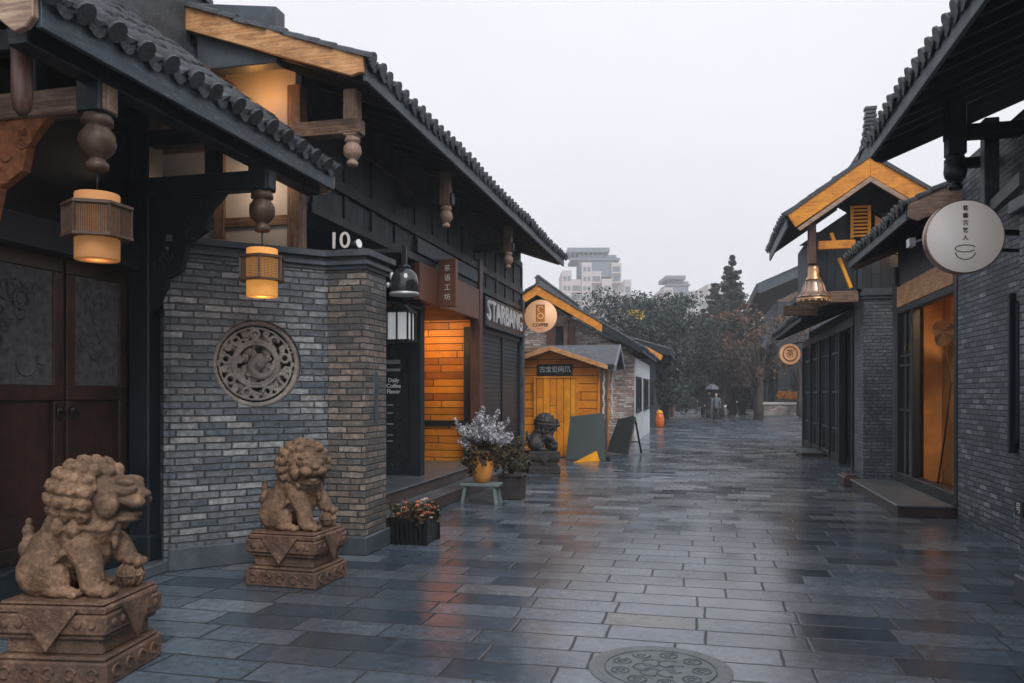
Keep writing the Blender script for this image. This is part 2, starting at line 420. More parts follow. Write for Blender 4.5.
M['cloth_dark'] = simple('dark_cloth', (.03, .032, .04), .8)
M['cloth_white'] = simple('white_cloth', (.42, .44, .46), .8)
M['cloth_grey'] = simple('grey_white_cloth', (.1, .12, .14), .8)
M['cloth_blue'] = simple('blue_grey_cloth', (.1, .13, .18), .8)
M['cloth_brown'] = simple('brown_cloth', (.14, .08, .06), .8)
M['hair'] = simple('hair', (.012, .01, .01), .6)
M['slate_board'] = simple('grey_green_board', (.045, .062, .062), .4, var=.15, scale=3)
M['yellow'] = simple('yellow_paint', (.8, .34, .01), .5)
M['orange_drum'] = simple('red_orange_paint', (.6, .12, .01), .4)
M['brass'] = simple('aged_brass', (.5, .3, .16), .35, .8, var=.35, scale=12)
M['warmwall'] = simple('warm_interior_wall', (.78, .44, .17), .5, var=.3, scale=2.2, bump=.05)
M['iron'] = simple('manhole_iron', (.15, .175, .19), .4, .1, var=.35, scale=12, bump=.3)
M['louver'] = simple('yellow_louver', (.9, .4, .02), .5, var=.2)
M['rubber'] = simple('black_rubber', (.015, .015, .017), .7)
M['bark'] = simple('bark', (.06, .045, .038), .9, var=.4, scale=8, bump=.8)
M['stem'] = simple('dry_stem', (.05, .03, .02), .8)

def leaf_mat(name, c, c2, c3, big=.5):
    m, nt, b = nmat(name); k = NB(nt)
    g = k.n('ShaderNodeNewGeometry'); ob = k.n('ShaderNodeTexCoord').outputs['Object']
    n1 = k.noise(ob, big, 3, .5)
    f = k.m('ADD', k.m('MULTIPLY', g.outputs['Random Per Island'], .55), k.m('MULTIPLY', n1, .5))
    cc = k.ramp(f, [(.2, c), (.55, c2), (.85, c3)])
    k.l(cc, b.inputs['Base Color']); b.inputs['Roughness'].default_value = .55
    b.inputs['Specular IOR Level'].default_value = .25
    return m
M['leaf_grey'] = leaf_mat('grey_green_leaves', (.014, .026, .028), (.038, .058, .058), (.09, .115, .11))
M['leaf_dark'] = leaf_mat('dark_leaves', (.014, .026, .03), (.035, .05, .052), (.07, .085, .085))
M['leaf_con'] = leaf_mat('conifer_leaves', (.025, .042, .042), (.055, .075, .07), (.12, .12, .09))
M['leaf_brown'] = leaf_mat('autumn_leaves', (.035, .035, .03), (.1, .065, .045), (.26, .13, .07))
M['leaf_yellow'] = leaf_mat('yellow_leaves', (.4, .25, .02), (.6, .4, .04), (.7, .5, .08))
M['flower_white'] = leaf_mat('frosted_white_sprigs', (.22, .23, .26), (.5, .5, .55), (.8, .8, .84), 3)
M['leaf_potted'] = leaf_mat('potted_leaves', (.02, .022, .015), (.07, .055, .03), (.14, .1, .05), 3)
M['petal_orange'] = leaf_mat('orange_petals', (.35, .1, .05), (.6, .22, .12), (.75, .42, .28), 5)
M['petal_cream'] = leaf_mat('cream_petals', (.5, .38, .3), (.7, .58, .5), (.8, .75, .68), 5)

# wet paving
def paving():
    m, nt, b = nmat('wet_slate_paving'); k = NB(nt)
    uv = k.n('ShaderNodeTexCoord').outputs['Object']
    n0 = k.noise(uv, 3, 2, .5, 1)
    uvw = k.n('ShaderNodeVectorMath', operation='MULTIPLY_ADD'); k.l(n0, uvw.inputs[0]); uvw.inputs[1].default_value = (.03, .03, 0); k.l(uv, uvw.inputs[2])
    mask, rnd, rc, cid = k.cells(uvw.outputs[0], .62, .3, .009, .5, .5)
    cc = k.ramp(rnd, [(0, (.055, .08, .105)), (.4, (.105, .135, .165)), (.8, (.165, .195, .225)), (.96, (.23, .25, .27)), (1, (.17, .13, .12))])
    n1 = k.noise(uv, 14, 6, .7)
    cc = k.mix(.8, cc, k.ramp(n1, [(.3, (.4, .4, .4)), (.55, (.95, .95, .95)), (.72, (1.5, 1.5, 1.5))]), 'MULTIPLY')
    n5 = k.noise(uv, 4.5, 6, .75); cc = k.mix(k.mapr(n5, .55, .7, 0, .5), cc, (.035, .04, .045))
    n2 = k.noise(uv, .55, 5, .6)
    cc = k.mix(k.mapr(n2, .42, .62, 0, .55), cc, (.028, .034, .042))
    cc = k.mix(mask, (.012, .014, .017), cc)
    k.l(cc, b.inputs['Base Color'])
    n3 = k.noise(uv, .9, 6, .65); n4 = k.noise(uv, 30, 4, .6)
    ro = k.m('ADD', k.mapr(n3, .36, .66, .07, .24), k.m('MULTIPLY', rnd, .12))
    ro = k.m('ADD', ro, k.m('MULTIPLY', k.m('SUBTRACT', 1, mask), .35))
    k.l(ro, b.inputs['Roughness']); b.inputs['Specular IOR Level'].default_value = .95
    sepc = k.n('ShaderNodeSeparateColor'); k.l(rc, sepc.inputs[0])
    # each stone lies at its own slight tilt
    sp = k.n('ShaderNodeSeparateXYZ'); k.l(uv, sp.inputs[0])
    tilt = k.m('MULTIPLY', sp.outputs[1], k.m('MULTIPLY', k.m('SUBTRACT', sepc.outputs[0], .5), .9))
    hh = k.m('ADD', k.m('MULTIPLY', mask, .5), k.m('ADD', k.m('MULTIPLY', n1, .28), k.m('MULTIPLY', n4, .1)))
    hh = k.m('ADD', hh, k.m('MULTIPLY', rnd, .25))
    k.l(k.bump(hh, .36, .008), b.inputs['Normal'])
    return m
M['paving'] = paving()
for key in ('paving', 'brick', 'brick_right', 'brick_even', 'cap', 'darkwood', 'darkwood2', 'soffit', 'fascia', 'tile', 'tile_green', 'step', 'shutter'):
    for nd in M[key].node_tree.nodes:
        if nd.type == 'VALTORGB':
            q = .3 if 'brick' in key else (.55 if key == 'paving' else 1)
            for e in nd.color_ramp.elements: e.color = (e.color[0] * (1 - .1 * q), e.color[1] * (1 - .01 * q), e.color[2] * (1 + .08 * q), 1)

# ------------------------------------------------------------------ ground
mb = MB(); mb.add([(-400, -60, 0), (400, -60, 0), (400, 900, 0), (-400, 900, 0)], [(0, 1, 2, 3)])
mb.build('street_paving', M['paving'], kind='structure')
# raised pavement in front of the shops on the left, two steps
mb = MB(); mb.bb(-3.42, -6.2, 7.95, 17.3, 0, .16)
mb.build('pavement_lower_step', M['riser'], kind='structure', bevel=.012)
mb = MB(); mb.bb(-3.41, -3.73, 7.96, 17.29, .16, .172)
mb.build('pavement_step_tread', M['step'], kind='structure', bevel=.004)
mb = MB(); mb.bb(-3.74, -6.2, 7.97, 17.28, .16, .315)
mb.build('pavement_upper_step', M['riser'], kind='structure', bevel=.012)
mb = MB(); mb.bb(-3.72, -6.2, 7.98, 17.27, .315, .335)
mb.build('pavement_upper_slab', M['step'], kind='structure', bevel=.004)
mb = MB(); mb.bb(-4.5, -4.95, 2.0, 6.1, 0, .1)
mb.build('gate_terrace', M['step'], kind='structure', bevel=.01)

# ------------------------------------------------------------------ roofs
def roof_tiles(mb, E0, E1, up, L, sp=.21, r=.058, seg=.17, jit=.011, drip=True, seed=1):
    rnd = random.Random(seed)
    E0, E1, up = V(E0), V(E1), V(up).normalized()
    W = (E1 - E0).length; al = (E1 - E0).normalized(); n = up.cross(al)
    if n.z < 0: n = -n
    mb.prism([E0, E1, E1 + up * L, E0 + up * L], n * .03)
    rows = int(W / sp); sp = W / rows; ns = max(1, int(L / seg)); seg = L / ns
    for i in range(rows + 1):
        sw = rnd.uniform(-1, 1) * .5; sag = .012 * math.sin(i * .37 + seed) + rnd.uniform(-.006, .006)
        P = E0 + al * (i * sp + rnd.uniform(-.008, .008)) + n * (.03 + sag) - up * rnd.uniform(0, .025)
        if i < rows:                                   # pan tiles, stepped
            for k in range(ns):
                j = rnd.uniform(-jit, jit)
                a = P + al * (sp * .2) + up * (k * seg - .01); b = P + al * (sp * .8) + up * (k * seg - .01)
                a2 = a + up * (seg + .01); b2 = b + up * (seg + .01); m_ = (a + b) / 2
                mb.add([a + n * (.04 + j), m_ + n * (.012 + j), b + n * (.04 - j), b2 + n * .02, m_ + up * (seg + .01) + n * .001, a2 + n * .02], [(0, 1, 4, 5), (1, 2, 3, 4)])
                if k == 0:
                    mb.prism([a + n * (.04 + j), m_ + n * (.012 + j), b + n * (.04 - j), b - n * .0 + V((0, 0, -.005)), m_ - V((0, 0, .03)), a + V((0, 0, -.005))], up * .015)
            if drip:                                   # rounded drip tile face
                c = P + al * (sp * .5) - up * .012 + V((0, 0, .02)); pts = []
                for q in range(9):
                    t = math.pi * q / 8
                    pts.append(c + al * (math.cos(t) * sp * .32) - V((0, 0, 1)) * (math.sin(t) * sp * .42))
                mb.prism(pts, up * .018 * (1 if up.x or up.y else 1))
        for k in range(ns):                            # cover tiles
            j = rnd.uniform(-jit, jit) + sw * k * .012; j2 = rnd.uniform(-jit, jit) * 1.6
            s0 = P + up * (k * seg - .02) + al * j + n * j2 * .5; s1 = s0 + up * (seg + .03)
            vs = []
            for s_, rr in ((s0, r * 1.06), (s1, r * .86)):
                for q in range(6):
                    t = math.pi * q / 5
                    vs.append(s_ + al * (math.cos(t) * rr) + n * (math.sin(t) * rr * 1.05 + (.0)))
            mb.add(vs, [(q, q + 1, 7 + q, 6 + q) for q in range(5)] + [tuple(range(6))[::-1]], True)
        c = P + n * .012 - up * .03                      # round end disc
        vs = [c + al * (math.cos(2 * math.pi * q / 12) * r * 1.12) + n * (math.sin(2 * math.pi * q / 12) * r * 1.12) for q in range(12)]
        mb.prism(vs, -up * .02)
    return mb

def rafters(mb, E0, E1, up, L, sp=.36, w=.07, h=.09, drop=.05):
    E0, E1, up = V(E0), V(E1), V(up).normalized()
    W = (E1 - E0).length; al = (E1 - E0).normalized(); k = int(W / sp)
    for i in range(k + 1):
        P = E0 + al * (.05 + i * (W - .1) / k) - V((0, 0, drop))
        mb.bar(P + up * .06, P + up * L, w, h)
    return mb

def gable_roof(parent, y0, y1, xe, xr, ze, slope, tmat, sp=.21, fas=.17, fmat=None, both=True, barge=True, bmat=None, bh=.24, name='roof',
               drip=True, ridge_h=.22, xb=None, btop=.06, bend=None, seed=1, raft=True, far_barge=True):
    """ridge parallel to the street (y); eave at xe, ridge at xr; tiles on both slopes"""
    sg = 1 if xr > xe else -1
    zr = ze + abs(xr - xe) * slope
    up = V((sg, 0, slope)).normalized(); L = (V((xr, 0, zr)) - V((xe, 0, ze))).length
    xo = xb if xb is not None else 2 * xr - xe; Lb = abs(xo - xr) / abs(xr - xe) * L
    deck = MB()
    deck.prism([(xe, y0, ze), (xr, y0, zr), (xr, y0, zr - .05), (xe, y0, ze - .05)], (0, y1 - y0, 0))
    zo = zr - abs(xo - xr) * slope
    deck.prism([(xo, y0, zo), (xr, y0, zr), (xr, y0, zr - .05), (xo, y0, zo - .05)], (0, y1 - y0, 0))
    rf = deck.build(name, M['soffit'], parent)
    t = MB(); roof_tiles(t, (xe, y0, ze), (xe, y1, ze), up, L, sp=sp, drip=drip, seed=seed)
    if both: roof_tiles(t, (xo, y0, zo), (xo, y1, zo), V((-sg, 0, slope)), Lb, sp=sp, drip=False, seed=seed + 1)
    t.build('roof_tiles', tmat, rf)
    f = MB(); f.bb(xe - sg * .012, xe + sg * .025, y0, y1, ze - fas, ze + .012); f.build('fascia', fmat or M['fascia'], rf, bevel=.004)
    if raft:
        r_ = MB(); rafters(r_, (xe, y0 + .1, ze - .05), (xe, y1 - .1, ze - .05), up, L * .98); r_.build('rafters', M['darkwood'], rf)
    if barge:
        for yy, th in ((y0, -.045),) + (((y1, .045),) if far_barge else ()):
            b = MB(); bx = bend if bend is not None else xe
            zb = ze + abs(bx - xe) * slope
            b.prism([(bx, yy, zb + btop), (xr, yy, zr + btop), (xr, yy, zr - bh), (bx + sg * .12, yy, zb - bh + .08), (bx + sg * .05, yy, zb - bh + .1), (bx, yy, zb - bh * .5)], (0, th, 0))
            b.prism([(xo, yy, zo + btop), (xr, yy, zr + btop), (xr, yy, zr - bh), (xo, yy, zo - bh)], (0, th * .9, 0))
            b.build('bargeboard', bmat or M['barge'], rf, bevel=.006)
    if ridge_h:
        rd = MB(); h = 0
        for i, (w, hh) in enumerate(((.2, .08), (.13, ridge_h - .08), (.2, .05))):
            rd.bb(xr - w / 2, xr + w / 2, y0 + .05, y1 - .05, zr + .02 + h, zr + .02 + h + hh); h += hh
        n_ = int((y1 - y0) / .16)
        for i in range(n_):
            yy = y0 + .1 + i * (y1 - y0 - .2) / n_
            rd.bb(xr - .055, xr + .055, yy, yy + .02, zr + .02 + h, zr + .08 + h)
        rd.build('ridge', tmat, rf)
    return rf

def lotus(parent, x, y, zb, zt, s=1.0, mat=None, mat2=None):
    """hanging post with a carved lotus bulb at its lower end"""
    p = MB(); b = .34 * s
    p.bb(x - .085 * s, x + .085 * s, y - .085 * s, y + .085 * s, zb + b, zt)
    o = p.build('hanging_post', mat or M['darkwood'], parent, bevel=.01)
    q = MB()
    prof = [(.02, 0), (.055, .0), (.066, .012), (.066, .045), (.05, .055), (.048, .075), (.07, .09), (.098, .13), (.108, .175), (.1, .22), (.075, .255), (.07, .27), (.092, .28), (.092, .31), (.08, .34)]
    n = 20; vs = []
    for r, z in prof:
        for k in range(n):
            t = 2 * math.pi * k / n
            rr = r * s * (1 + (.06 * math.cos(8 * t + z * 30) if .09 < z < .26 else 0))
            vs.append((x + rr * math.cos(t), y + rr * math.sin(t), zb + z * s))
    m = len(prof)
    q.add(vs, [(i * n + k, i * n + (k + 1) % n, (i + 1) * n + (k + 1) % n, (i + 1) * n + k) for i in range(m - 1) for k in range(n)] + [tuple(range(n))[::-1]], True)
    q.build('lotus_finial', mat2 or M['cage'], o)
    return o

# ------------------------------------------------------------------ gatehouse (left foreground)
g = thing('gatehouse', 'dark timber gatehouse with tiled eave and lacquered double door behind the two nearest lions', 'gatehouse', (-4.8, 5.1, 0))
mb = MB()
mb.bb(-4.98, -6.2, 1.0, 6.25, 0, 3.9); mb.bb(-4.9, -4.98, 1.0, 4.5, 0, 3.9)
mb.bb(-4.88, -4.98, 4.5, 6.25, 2.72, 3.9)
mb.build('wall', M['darkwood'], g)
for yy in (4.42, 6.14):
    mb = MB(); mb.bb(-4.66, -4.86, yy - .1, yy + .1, .1, 4.3); mb.bb(-4.62, -4.9, yy - .14, yy + .14, .1, .32)
    mb.build('post', M['darkwood'], g, bevel=.012)
mb = MB(); mb.bb(-4.72, -4.9, 4.52, 6.04, 2.62, 2.86); mb.build('lintel', M['darkwood'], g, bevel=.01)
mb = MB(); mb.bb(-4.74, -4.92, 4.52, 6.04, .1, .3); mb.build('threshold', M['darkwood'], g, bevel=.01)
for y0, y1 in ((4.53, 5.31), (5.35, 6.03)):
    mb = MB(); mb.bb(-4.9, -4.96, y0, y1, .3, 2.62)
    for a, b in ((.3, .42), (1.5, 1.62), (2.5, 2.62)): mb.bb(-4.865, -4.9, y0, y1, a, b)
    for a, b in ((y0, y0 + .09), (y1 - .09, y1)): mb.bb(-4.866, -4.9, a, b, .42, 1.5); mb.bb(-4.866, -4.9, a, b, 1.62, 2.5)
    d = mb.build('door', M['door'], g, bevel=.006)
    mb = MB(); mb.bb(-4.88, -4.9, y0 + .09, y1 - .09, 1.62, 2.5)
    rr = random.Random(int(y0 * 10)); yc = (y0 + y1) / 2
    for q in range(12):
        c_ = (-4.878, yc + rr.uniform(-.2, .2), rr.uniform(1.75, 2.4))
        mb.arc(c_, (0, 1, 0), (0, 0, 1), rr.uniform(.03, .09), .009, rr.uniform(0, 180), rr.uniform(220, 500), 16, 5)
    mb.arc((-4.876, yc, 2.25), (0, 1, 0), (0, 0, 1), .07, .012, 0, 360, 16, 5); mb.ell((-4.88, yc, 2.25), (.015, .045, .045), 8)
    mb.build('carved_panel', M['doorpanel'], d)
    mb = MB(); yh = y1 - .05 if y0 < 5 else y0 + .05
    mb.ell((-4.85, yh, 1.42), (.02, .035, .035), 8); mb.arc((-4.835, yh, 1.38), (0, 1, 0), (0, 0, 1), .04, .006, 0, 360, 14, 5)
    mb.build('door_ring', M['black'], d)
for yy, om in ((4.2, M['beam']), (6.1, M['darkwood'])):
    mb = MB(); mb.bb(-3.5, -4.9, yy - .06, yy + .06, 3.27, 3.43); mb.build('cross_beam', om, g, bevel=.008)
    mb = MB(); mb.bb(-3.5, -4.9, yy - .05, yy + .05, 3.7, 3.84); mb.bb(-4.0, -4.12, yy - .05, yy + .05, 3.43, 3.72); mb.build('tie_beam', M['darkwood'], g, bevel=.008)
    mb = MB(); pts = [(-3.93, 3.27), (-4.66, 3.27), (-4.66, 2.25), (-4.56, 2.32), (-4.5, 2.55), (-4.36, 2.62), (-4.3, 2.85), (-4.12, 2.95), (-4.08, 3.12)]
    mb.prism([(a, yy - .03, b) for a, b in pts], (0, .06, 0))
    rr = random.Random(3)
    for q in range(9):
        tt = rr.random(); c_ = (-4.6 + tt * .5, yy - .03, 2.55 + .55 * tt + rr.random() * .12)
        mb.arc(c_, (1, 0, 0), (0, 0, 1), rr.uniform(.025, .06), .012, rr.uniform(0, 180), rr.uniform(240, 470), 14, 5)
    mb.build('carved_bracket', M['carved'] if yy < 5 else M['darkwood'], g)
    lotus(g, -3.6, yy, 2.92, 3.62)
mb = MB(); mb.bb(-3.52, -3.66, 3.6, 7.0, 3.44, 3.56); mb.build('eave_purlin', M['darkwood'], g, bevel=.008)
mb = MB(); mb.tube([(-3.7, 3.74, 3.6), (-3.7, 3.74, 3.2), (-3.7, 3.74, 3.14), (-3.7, 3.74, 3.11)], [.055, .055, .045, .02], 12); mb.build('hanging_peg', M['redpost'], g)
gable_roof(g, 3.55, 7.03, -3.4, -4.75, 3.68, .77, M['tile'], sp=.235, xb=-6.3, barge=True, bmat=M['barge_dim'], bh=.3, ridge_h=.62, fas=.19, seed=5)

# ------------------------------------------------------------------ hexagonal lanterns
def lantern():
    t = thing('hanging_lantern', '', 'lantern')
    b = MB(); b.lathe([(.02, .405), (.125, .405), (.128, .4), (.128, .005), (.125, 0), (.02, 0)], n=24); b.build('paper_shade', M['paper'], t)
    c = MB()
    for z in (.13, .32): c.lathe([(.135, z), (.205, z), (.205, z + .018), (.135, z + .018)], n=6, smooth=False)
    c.lathe([(.135, .32), (.15, .345), (.15, .35), (.135, .35)], n=6, smooth=False)
    for k in range(6):
        a0 = 2 * math.pi * (k + .5) / 6; a1 = 2 * math.pi * (k + 1.5) / 6
        p0 = V((.19 * math.cos(a0), .19 * math.sin(a0), 0)); p1 = V((.19 * math.cos(a1), .19 * math.sin(a1), 0))
        c.bar(p0 + V((0, 0, .14)), p0 + V((0, 0, .33)), .014, .014, up=(1, 0, 0))
        for i in range(1, 16):
            q = p0.lerp(p1, i / 16); c.bar(q + V((0, 0, .145)), q + V((0, 0, .325)), .004, .004, up=(1, .01, 0))
        for i in range(1, 14):
            z = .145 + i * .0135; c.bar(p0 + V((0, 0, z)), p1 + V((0, 0, z)), .004, .0035)
    c.build('hexagonal_cage', M['cage'], t)
    s = MB(); s.tube([(0, 0, .4), (0, 0, .56)], .006, 6); s.lathe([(.03, .4), (.05, .405), (.03, .425), (.008, .43)], n=10); s.build('cord', M['black'], t)
    return t
L1 = lantern(); L1['label'] = 'hexagonal caged paper lantern hanging above the door, the nearer and left one'; L1['group'] = 'lanterns hanging under the gatehouse eave'
L2 = copy_tree(L1); L2['label'] = 'brighter hexagonal caged paper lantern hanging before the brick wall above the round relief'
place(L1, (-3.6, 4.2, 2.37)); place(L2, (-3.6, 6.1, 2.37), .4)
for ch in [o for o in bpy.data.objects if o.parent == L2 and o.name.startswith('paper')]:
    ch.data = ch.data.copy(); ch.data.materials[0] = M['paper2']
def lamp(name, loc, e, colr=(1, .6, .3), rad=.1, kind='POINT', size=.3, rot=None, parent=None):
    l = bpy.data.lights.new(name, kind); l.energy = e; l.color = colr
    if kind == 'POINT': l.shadow_soft_size = rad
    if kind == 'AREA': l.size = size
    o = bpy.data.objects.new(name, l); col.objects.link(o); o.location = loc
    if rot: o.rotation_euler = rot
    return o
lamp('lantern_bulb', (-3.6, 4.2, 2.33), .8, (1, .5, .22), .07)
lamp('lantern_bulb', (-3.6, 6.1, 2.33), 1.6, (1, .5, .22), .07)

# ------------------------------------------------------------------ splayed brick wall with round relief, and its pillar
A = V((-4.5, 6.12, 0)); B = V((-3.5, 7.2, 0)); du = (B - A).normalized(); LW = (B - A).length
nrm = V((du.y, -du.x, 0))                               # faces the street / camera
T = Matrix(((du.x, -nrm.x, 0), (du.y, -nrm.y, 0), (0, 0, 1))).to_4x4(); T.translation = A      # local: u along, +y into the wall
bw = thing('brick_wall', 'splayed grey brick wall with round carved relief and corner pillar beside the gatehouse', 'wall', (-3.9, 6.8, 0))
uc = (onX(258, 365, -3.99) - A).dot(du); zc = 1.83; HR = .405; S = .55
mb = MB(); n = 64; vs = []; fs = []
for k in range(n):
    t = 2 * math.pi * k / n; c_, s_ = math.cos(t), math.sin(t); m_ = max(abs(c_), abs(s_))
    vs += [(uc + HR * c_, 0, zc + HR * s_), (uc + S * c_ / m_, 0, zc + S * s_ / m_), (uc + HR * c_, .14, zc + HR * s_)]
for k in range(n):
    a, b = 3 * k, 3 * ((k + 1) % n)
    fs += [(a, b, b + 1, a + 1), (a, a + 2, b + 2, b)]
mb.add(vs, fs, False, T)
u0, u1 = uc - S, uc + S
mb.add([(0, 0, 0), (u0, 0, 0), (u0, 0, 2.75), (0, 0, 2.75), (u1, 0, 0), (LW, 0, 0), (LW, 0, 2.75), (u1, 0, 2.75), (u0, 0, zc - S), (u1, 0, zc - S), (u0, 0, zc + S), (u1, 0, zc + S)],
       [(0, 1, 2, 3), (4, 5, 6, 7), (1, 4, 9, 8), (10, 11, 7, 2)], False, T)
mb.bb(0, LW, .16, .3, 0, 2.75, T); mb.bb(-.05, 0, .02, .3, 0, 2.75, T)
mb.build('wall_face', M['brick'], bw)
# pillar
mb = MB(); mb.bb(-3.52, -3.13, 7.16, 7.7, 0, 2.75); mb.bb(-3.16, -4.6, 7.5, 7.68, 0, 2.74); mb.build('pillar', M['brick_warm'], bw, bevel=.006)
mb = MB(); mb.bb(-3.56, -3.1, 7.12, 7.74, 0, .18); mb.bb(-.02, LW - .02, -.03, 0, 0, .2, T); mb.build('plinth_course', M['cap'], bw, bevel=.01)
mb = MB()
for i, (ov, za, zb) in enumerate(((.02, 2.75, 2.79), (.05, 2.79, 2.83), (.025, 2.83, 2.87), (.075, 2.87, 2.93))):
    mb.bb(-.05, LW - .0, -ov, .3, za, zb, T); mb.bb(-3.53 - ov * .2, -3.13 + ov, 7.16 - ov, 7.7 + ov, za, zb + .002); mb.bb(-3.12, -4.6, 7.5 - ov, 7.69 + ov, za, zb - .002)
mb.build('cornice', M['cap'], bw, bevel=.005)
# relief
mb = MB(); mb.add([(uc + .42 * math.cos(2 * math.pi * k / 48), .138, zc + .42 * math.sin(2 * math.pi * k / 48)) for k in range(48)], [tuple(range(48))], False, T)
rb = mb.build('relief_recess', M['recess'], bw)
mb = MB()
def LT(u, z, y=.09): return T @ V((uc + u, y, zc + z))
U = T.to_3x3() @ V((1, 0, 0)); Z = V((0, 0, 1))
mb.arc(LT(0, 0, .06), U, Z, .385, .028, 0, 360, 48, 8)
mb.arc(LT(0, 0, .07), U, Z, .335, .012, 0, 360, 48, 6)
for rr_ in (.215, .185): mb.arc(LT(0, 0, .07), U, Z, rr_, .014, 0, 360, 40, 6)
rr = random.Random(11)
for k in range(9):                                     # outer ring of scrolls
    t = 2 * math.pi * (k + .3) / 9; c_ = LT(.277 * math.cos(t), .277 * math.sin(t), .075)
    mb.arc(c_, U, Z, .038, .016, rr.uniform(0, 360), rr.uniform(560, 640), 16, 6)
    t2 = t + .32; c2_ = LT(.29 * math.cos(t2), .29 * math.sin(t2), .08)
    mb.arc(c2_, U, Z, .024, .013, 0, 330, 14, 6)
    mb.tube([LT(.24 * math.cos(t + .1), .24 * math.sin(t + .1)), LT(.275 * math.cos(t + .3), .275 * math.sin(t + .3)), LT(.325 * math.cos(t + .42), .325 * math.sin(t + .42))], [.012, .018, .012], 6)
for k in range(5):
    t = 2 * math.pi * k / 5 + .6
    mb.tube([LT(.23 * math.cos(t + q * .11), (.23 + .012 * q) * math.sin(t + q * .11)) for q in range(7)], .015, 6)
pts = [LT(.035 * q / 3 * math.cos(q * .42 + 1) + .02, .04 * q / 3 * math.sin(q * .42 + 1), .07) for q in range(3, 14)]      # coiled creature
mb.tube(pts, [.05 - .003 * q for q in range(len(pts))], 8)
mb.ell(LT(.02, .02, .07), (.075, .06, .085), 10)
for k in range(11):
    t = rr.uniform(0, 6.28); q = rr.uniform(.07, .15)
    mb.arc(LT(q * math.cos(t), q * math.sin(t), .07), U, Z, rr.uniform(.015, .03), .01, rr.uniform(0, 180), rr.uniform(300, 500), 12, 5)
    mb.tube([LT(q * math.cos(t), q * math.sin(t)), LT(.19 * math.cos(t + .3), .19 * math.sin(t + .3))], [.018, .008], 6)
mb.build('round_relief', M['relief'], rb, remesh=.0065, smooth_it=2)
mb = MB()                                              # backing web so only small gaps stay dark
for k in range(62):
    t = rr.uniform(0, 6.28); q = rr.uniform(.05, .33)
    mb.ell(LT(q * math.cos(t), q * math.sin(t), .12), (.05, .03, .05), 8)
mb.build('relief_ground', M['relief'], rb)
# plaque on the street face of the pillar
mb = MB(); pts = []
for q in range(24):
    t = 2 * math.pi * q / 24; pts.append((-3.13, 7.42 + .045 * math.cos(t), 1.52 + (.2 if math.sin(t) > 0 else -.2) + .05 * math.sin(t)))
for q in range(24): mb.tube([pts[q], pts[(q + 1) % 24]], .008, 5)
mb.prism([(p[0] + .004, p[1], p[2]) for p in pts], (.006, 0, 0))
tag(mb.build('wall_plaque', M['cap']), 'tall narrow rounded stone plaque on the street side of the brick pillar', 'plaque')

# house number on the cornice
hn = thing('house_number', 'white number 10 standing on the cornice of the brick pillar', 'house number', (-3.55, 7.05, 2.95))
fr = frame(onY(335, 241, 7.1), (cs, sn, 0))
text_mesh('digit', '1', .22, M['plaster'], hn, frame(onY(334, 241.5, 7.08), (.95, .3, 0)), .012, bold=.002)
text_mesh('digit', '0', .22, M['plaster'], hn, frame(onY(345, 241, 7.12), (.95, .3, 0)), .012, bold=.002)
mb = MB(); mb.bb(-3.55, -3.2, 7.16, 7.2, 2.935, 2.96); mb.build('base_rail', M['black'], hn)
t = thing('spotlight', 'small black and white spotlight next to the number 10', 'spotlight', (-3.25, 7.2, 2.94))
mb = MB(); mb.tube([(-3.34, 7.2, 2.98), (-3.2, 7.17, 3.0)], [.035, .045], 12); mb.tube([(-3.27, 7.2, 2.93), (-3.27, 7.2, 2.98)], .012, 6); mb.build('lamp_body', M['black'], t)
mb = MB(); mb.tube([(-3.2, 7.17, 3.0), (-3.192, 7.168, 3.001)], [.042, .042], 12); mb.build('lens', M['glow_glass'], t)

# bracket lamps at the pillar
t = thing('bracket_lamp', 'black bracket arm with dark glass globe lamp at the top of the brick pillar', 'lamp', (-3.2, 7.5, 3.0))
mb = MB(); mb.bar((-3.3, 7.48, 2.985), (-2.86, 7.55, 2.985), .035, .035); mb.bar((-2.875, 7.545, 3.03), (-2.875, 7.545, 2.82), .045, .045, up=(1, 0, 0)); mb.lathe([(.04, 2.8), (.06, 2.8), (.06, 2.83), (.03, 2.85)], (-2.875, 7.545, 0), 12)
mb.bb(-3.35, -3.28, 7.42, 7.55, 2.93, 3.02)
mb.build('arm', M['black'], t)
mb = MB(); mb.lathe([(.04, 2.81), (.085, 2.79), (.125, 2.74), (.14, 2.67), (.138, 2.6), (.12, 2.55), (.11, 2.54)], (-2.875, 7.545, 0), 20); mb.build('glass_globe', M['glassdark'], t)
mb = MB(); mb.lathe([(.105, 2.535), (.148, 2.535), (.15, 2.555), (.14, 2.565)], (-2.875, 7.545, 0), 20); mb.ell((-2.99, 7.5, 2.72), (.03, .03, .05), 8); mb.ell((-3.03, 7.5, 2.64), (.025, .025, .03), 8); mb.build('rim', M['steelwhite'], t)
t = thing('wall_lantern', 'frosted square lantern with black frame mounted behind the brick pillar', 'lantern', (-3.11, 7.9, 2.3))
c0 = V((-3.08, 7.98, 0))
mb = MB(); mb.bar((-3.25, 7.7, 2.52), (-2.9, 8.2, 2.47), .03, .03)
for z in (2.11, 2.42): mb.box((c0.x, c0.y, z), (.27, .27, .025))
mb.lathe([(.19, 2.43), (.06, 2.5), (.03, 2.51)], (c0.x, c0.y, 0), 4, False)
for sx in (-1, 0, 1):
    for sy in (-1, 0, 1):
        if sx or sy: mb.box((c0.x + sx * .12, c0.y + sy * .12, 2.265), (.016, .016, .3))
mb.build('frame', M['black'], t)
mb = MB(); mb.box((c0.x, c0.y, 2.265), (.21, .21, .28)); mb.build('glass', M['glow_glass'], t)

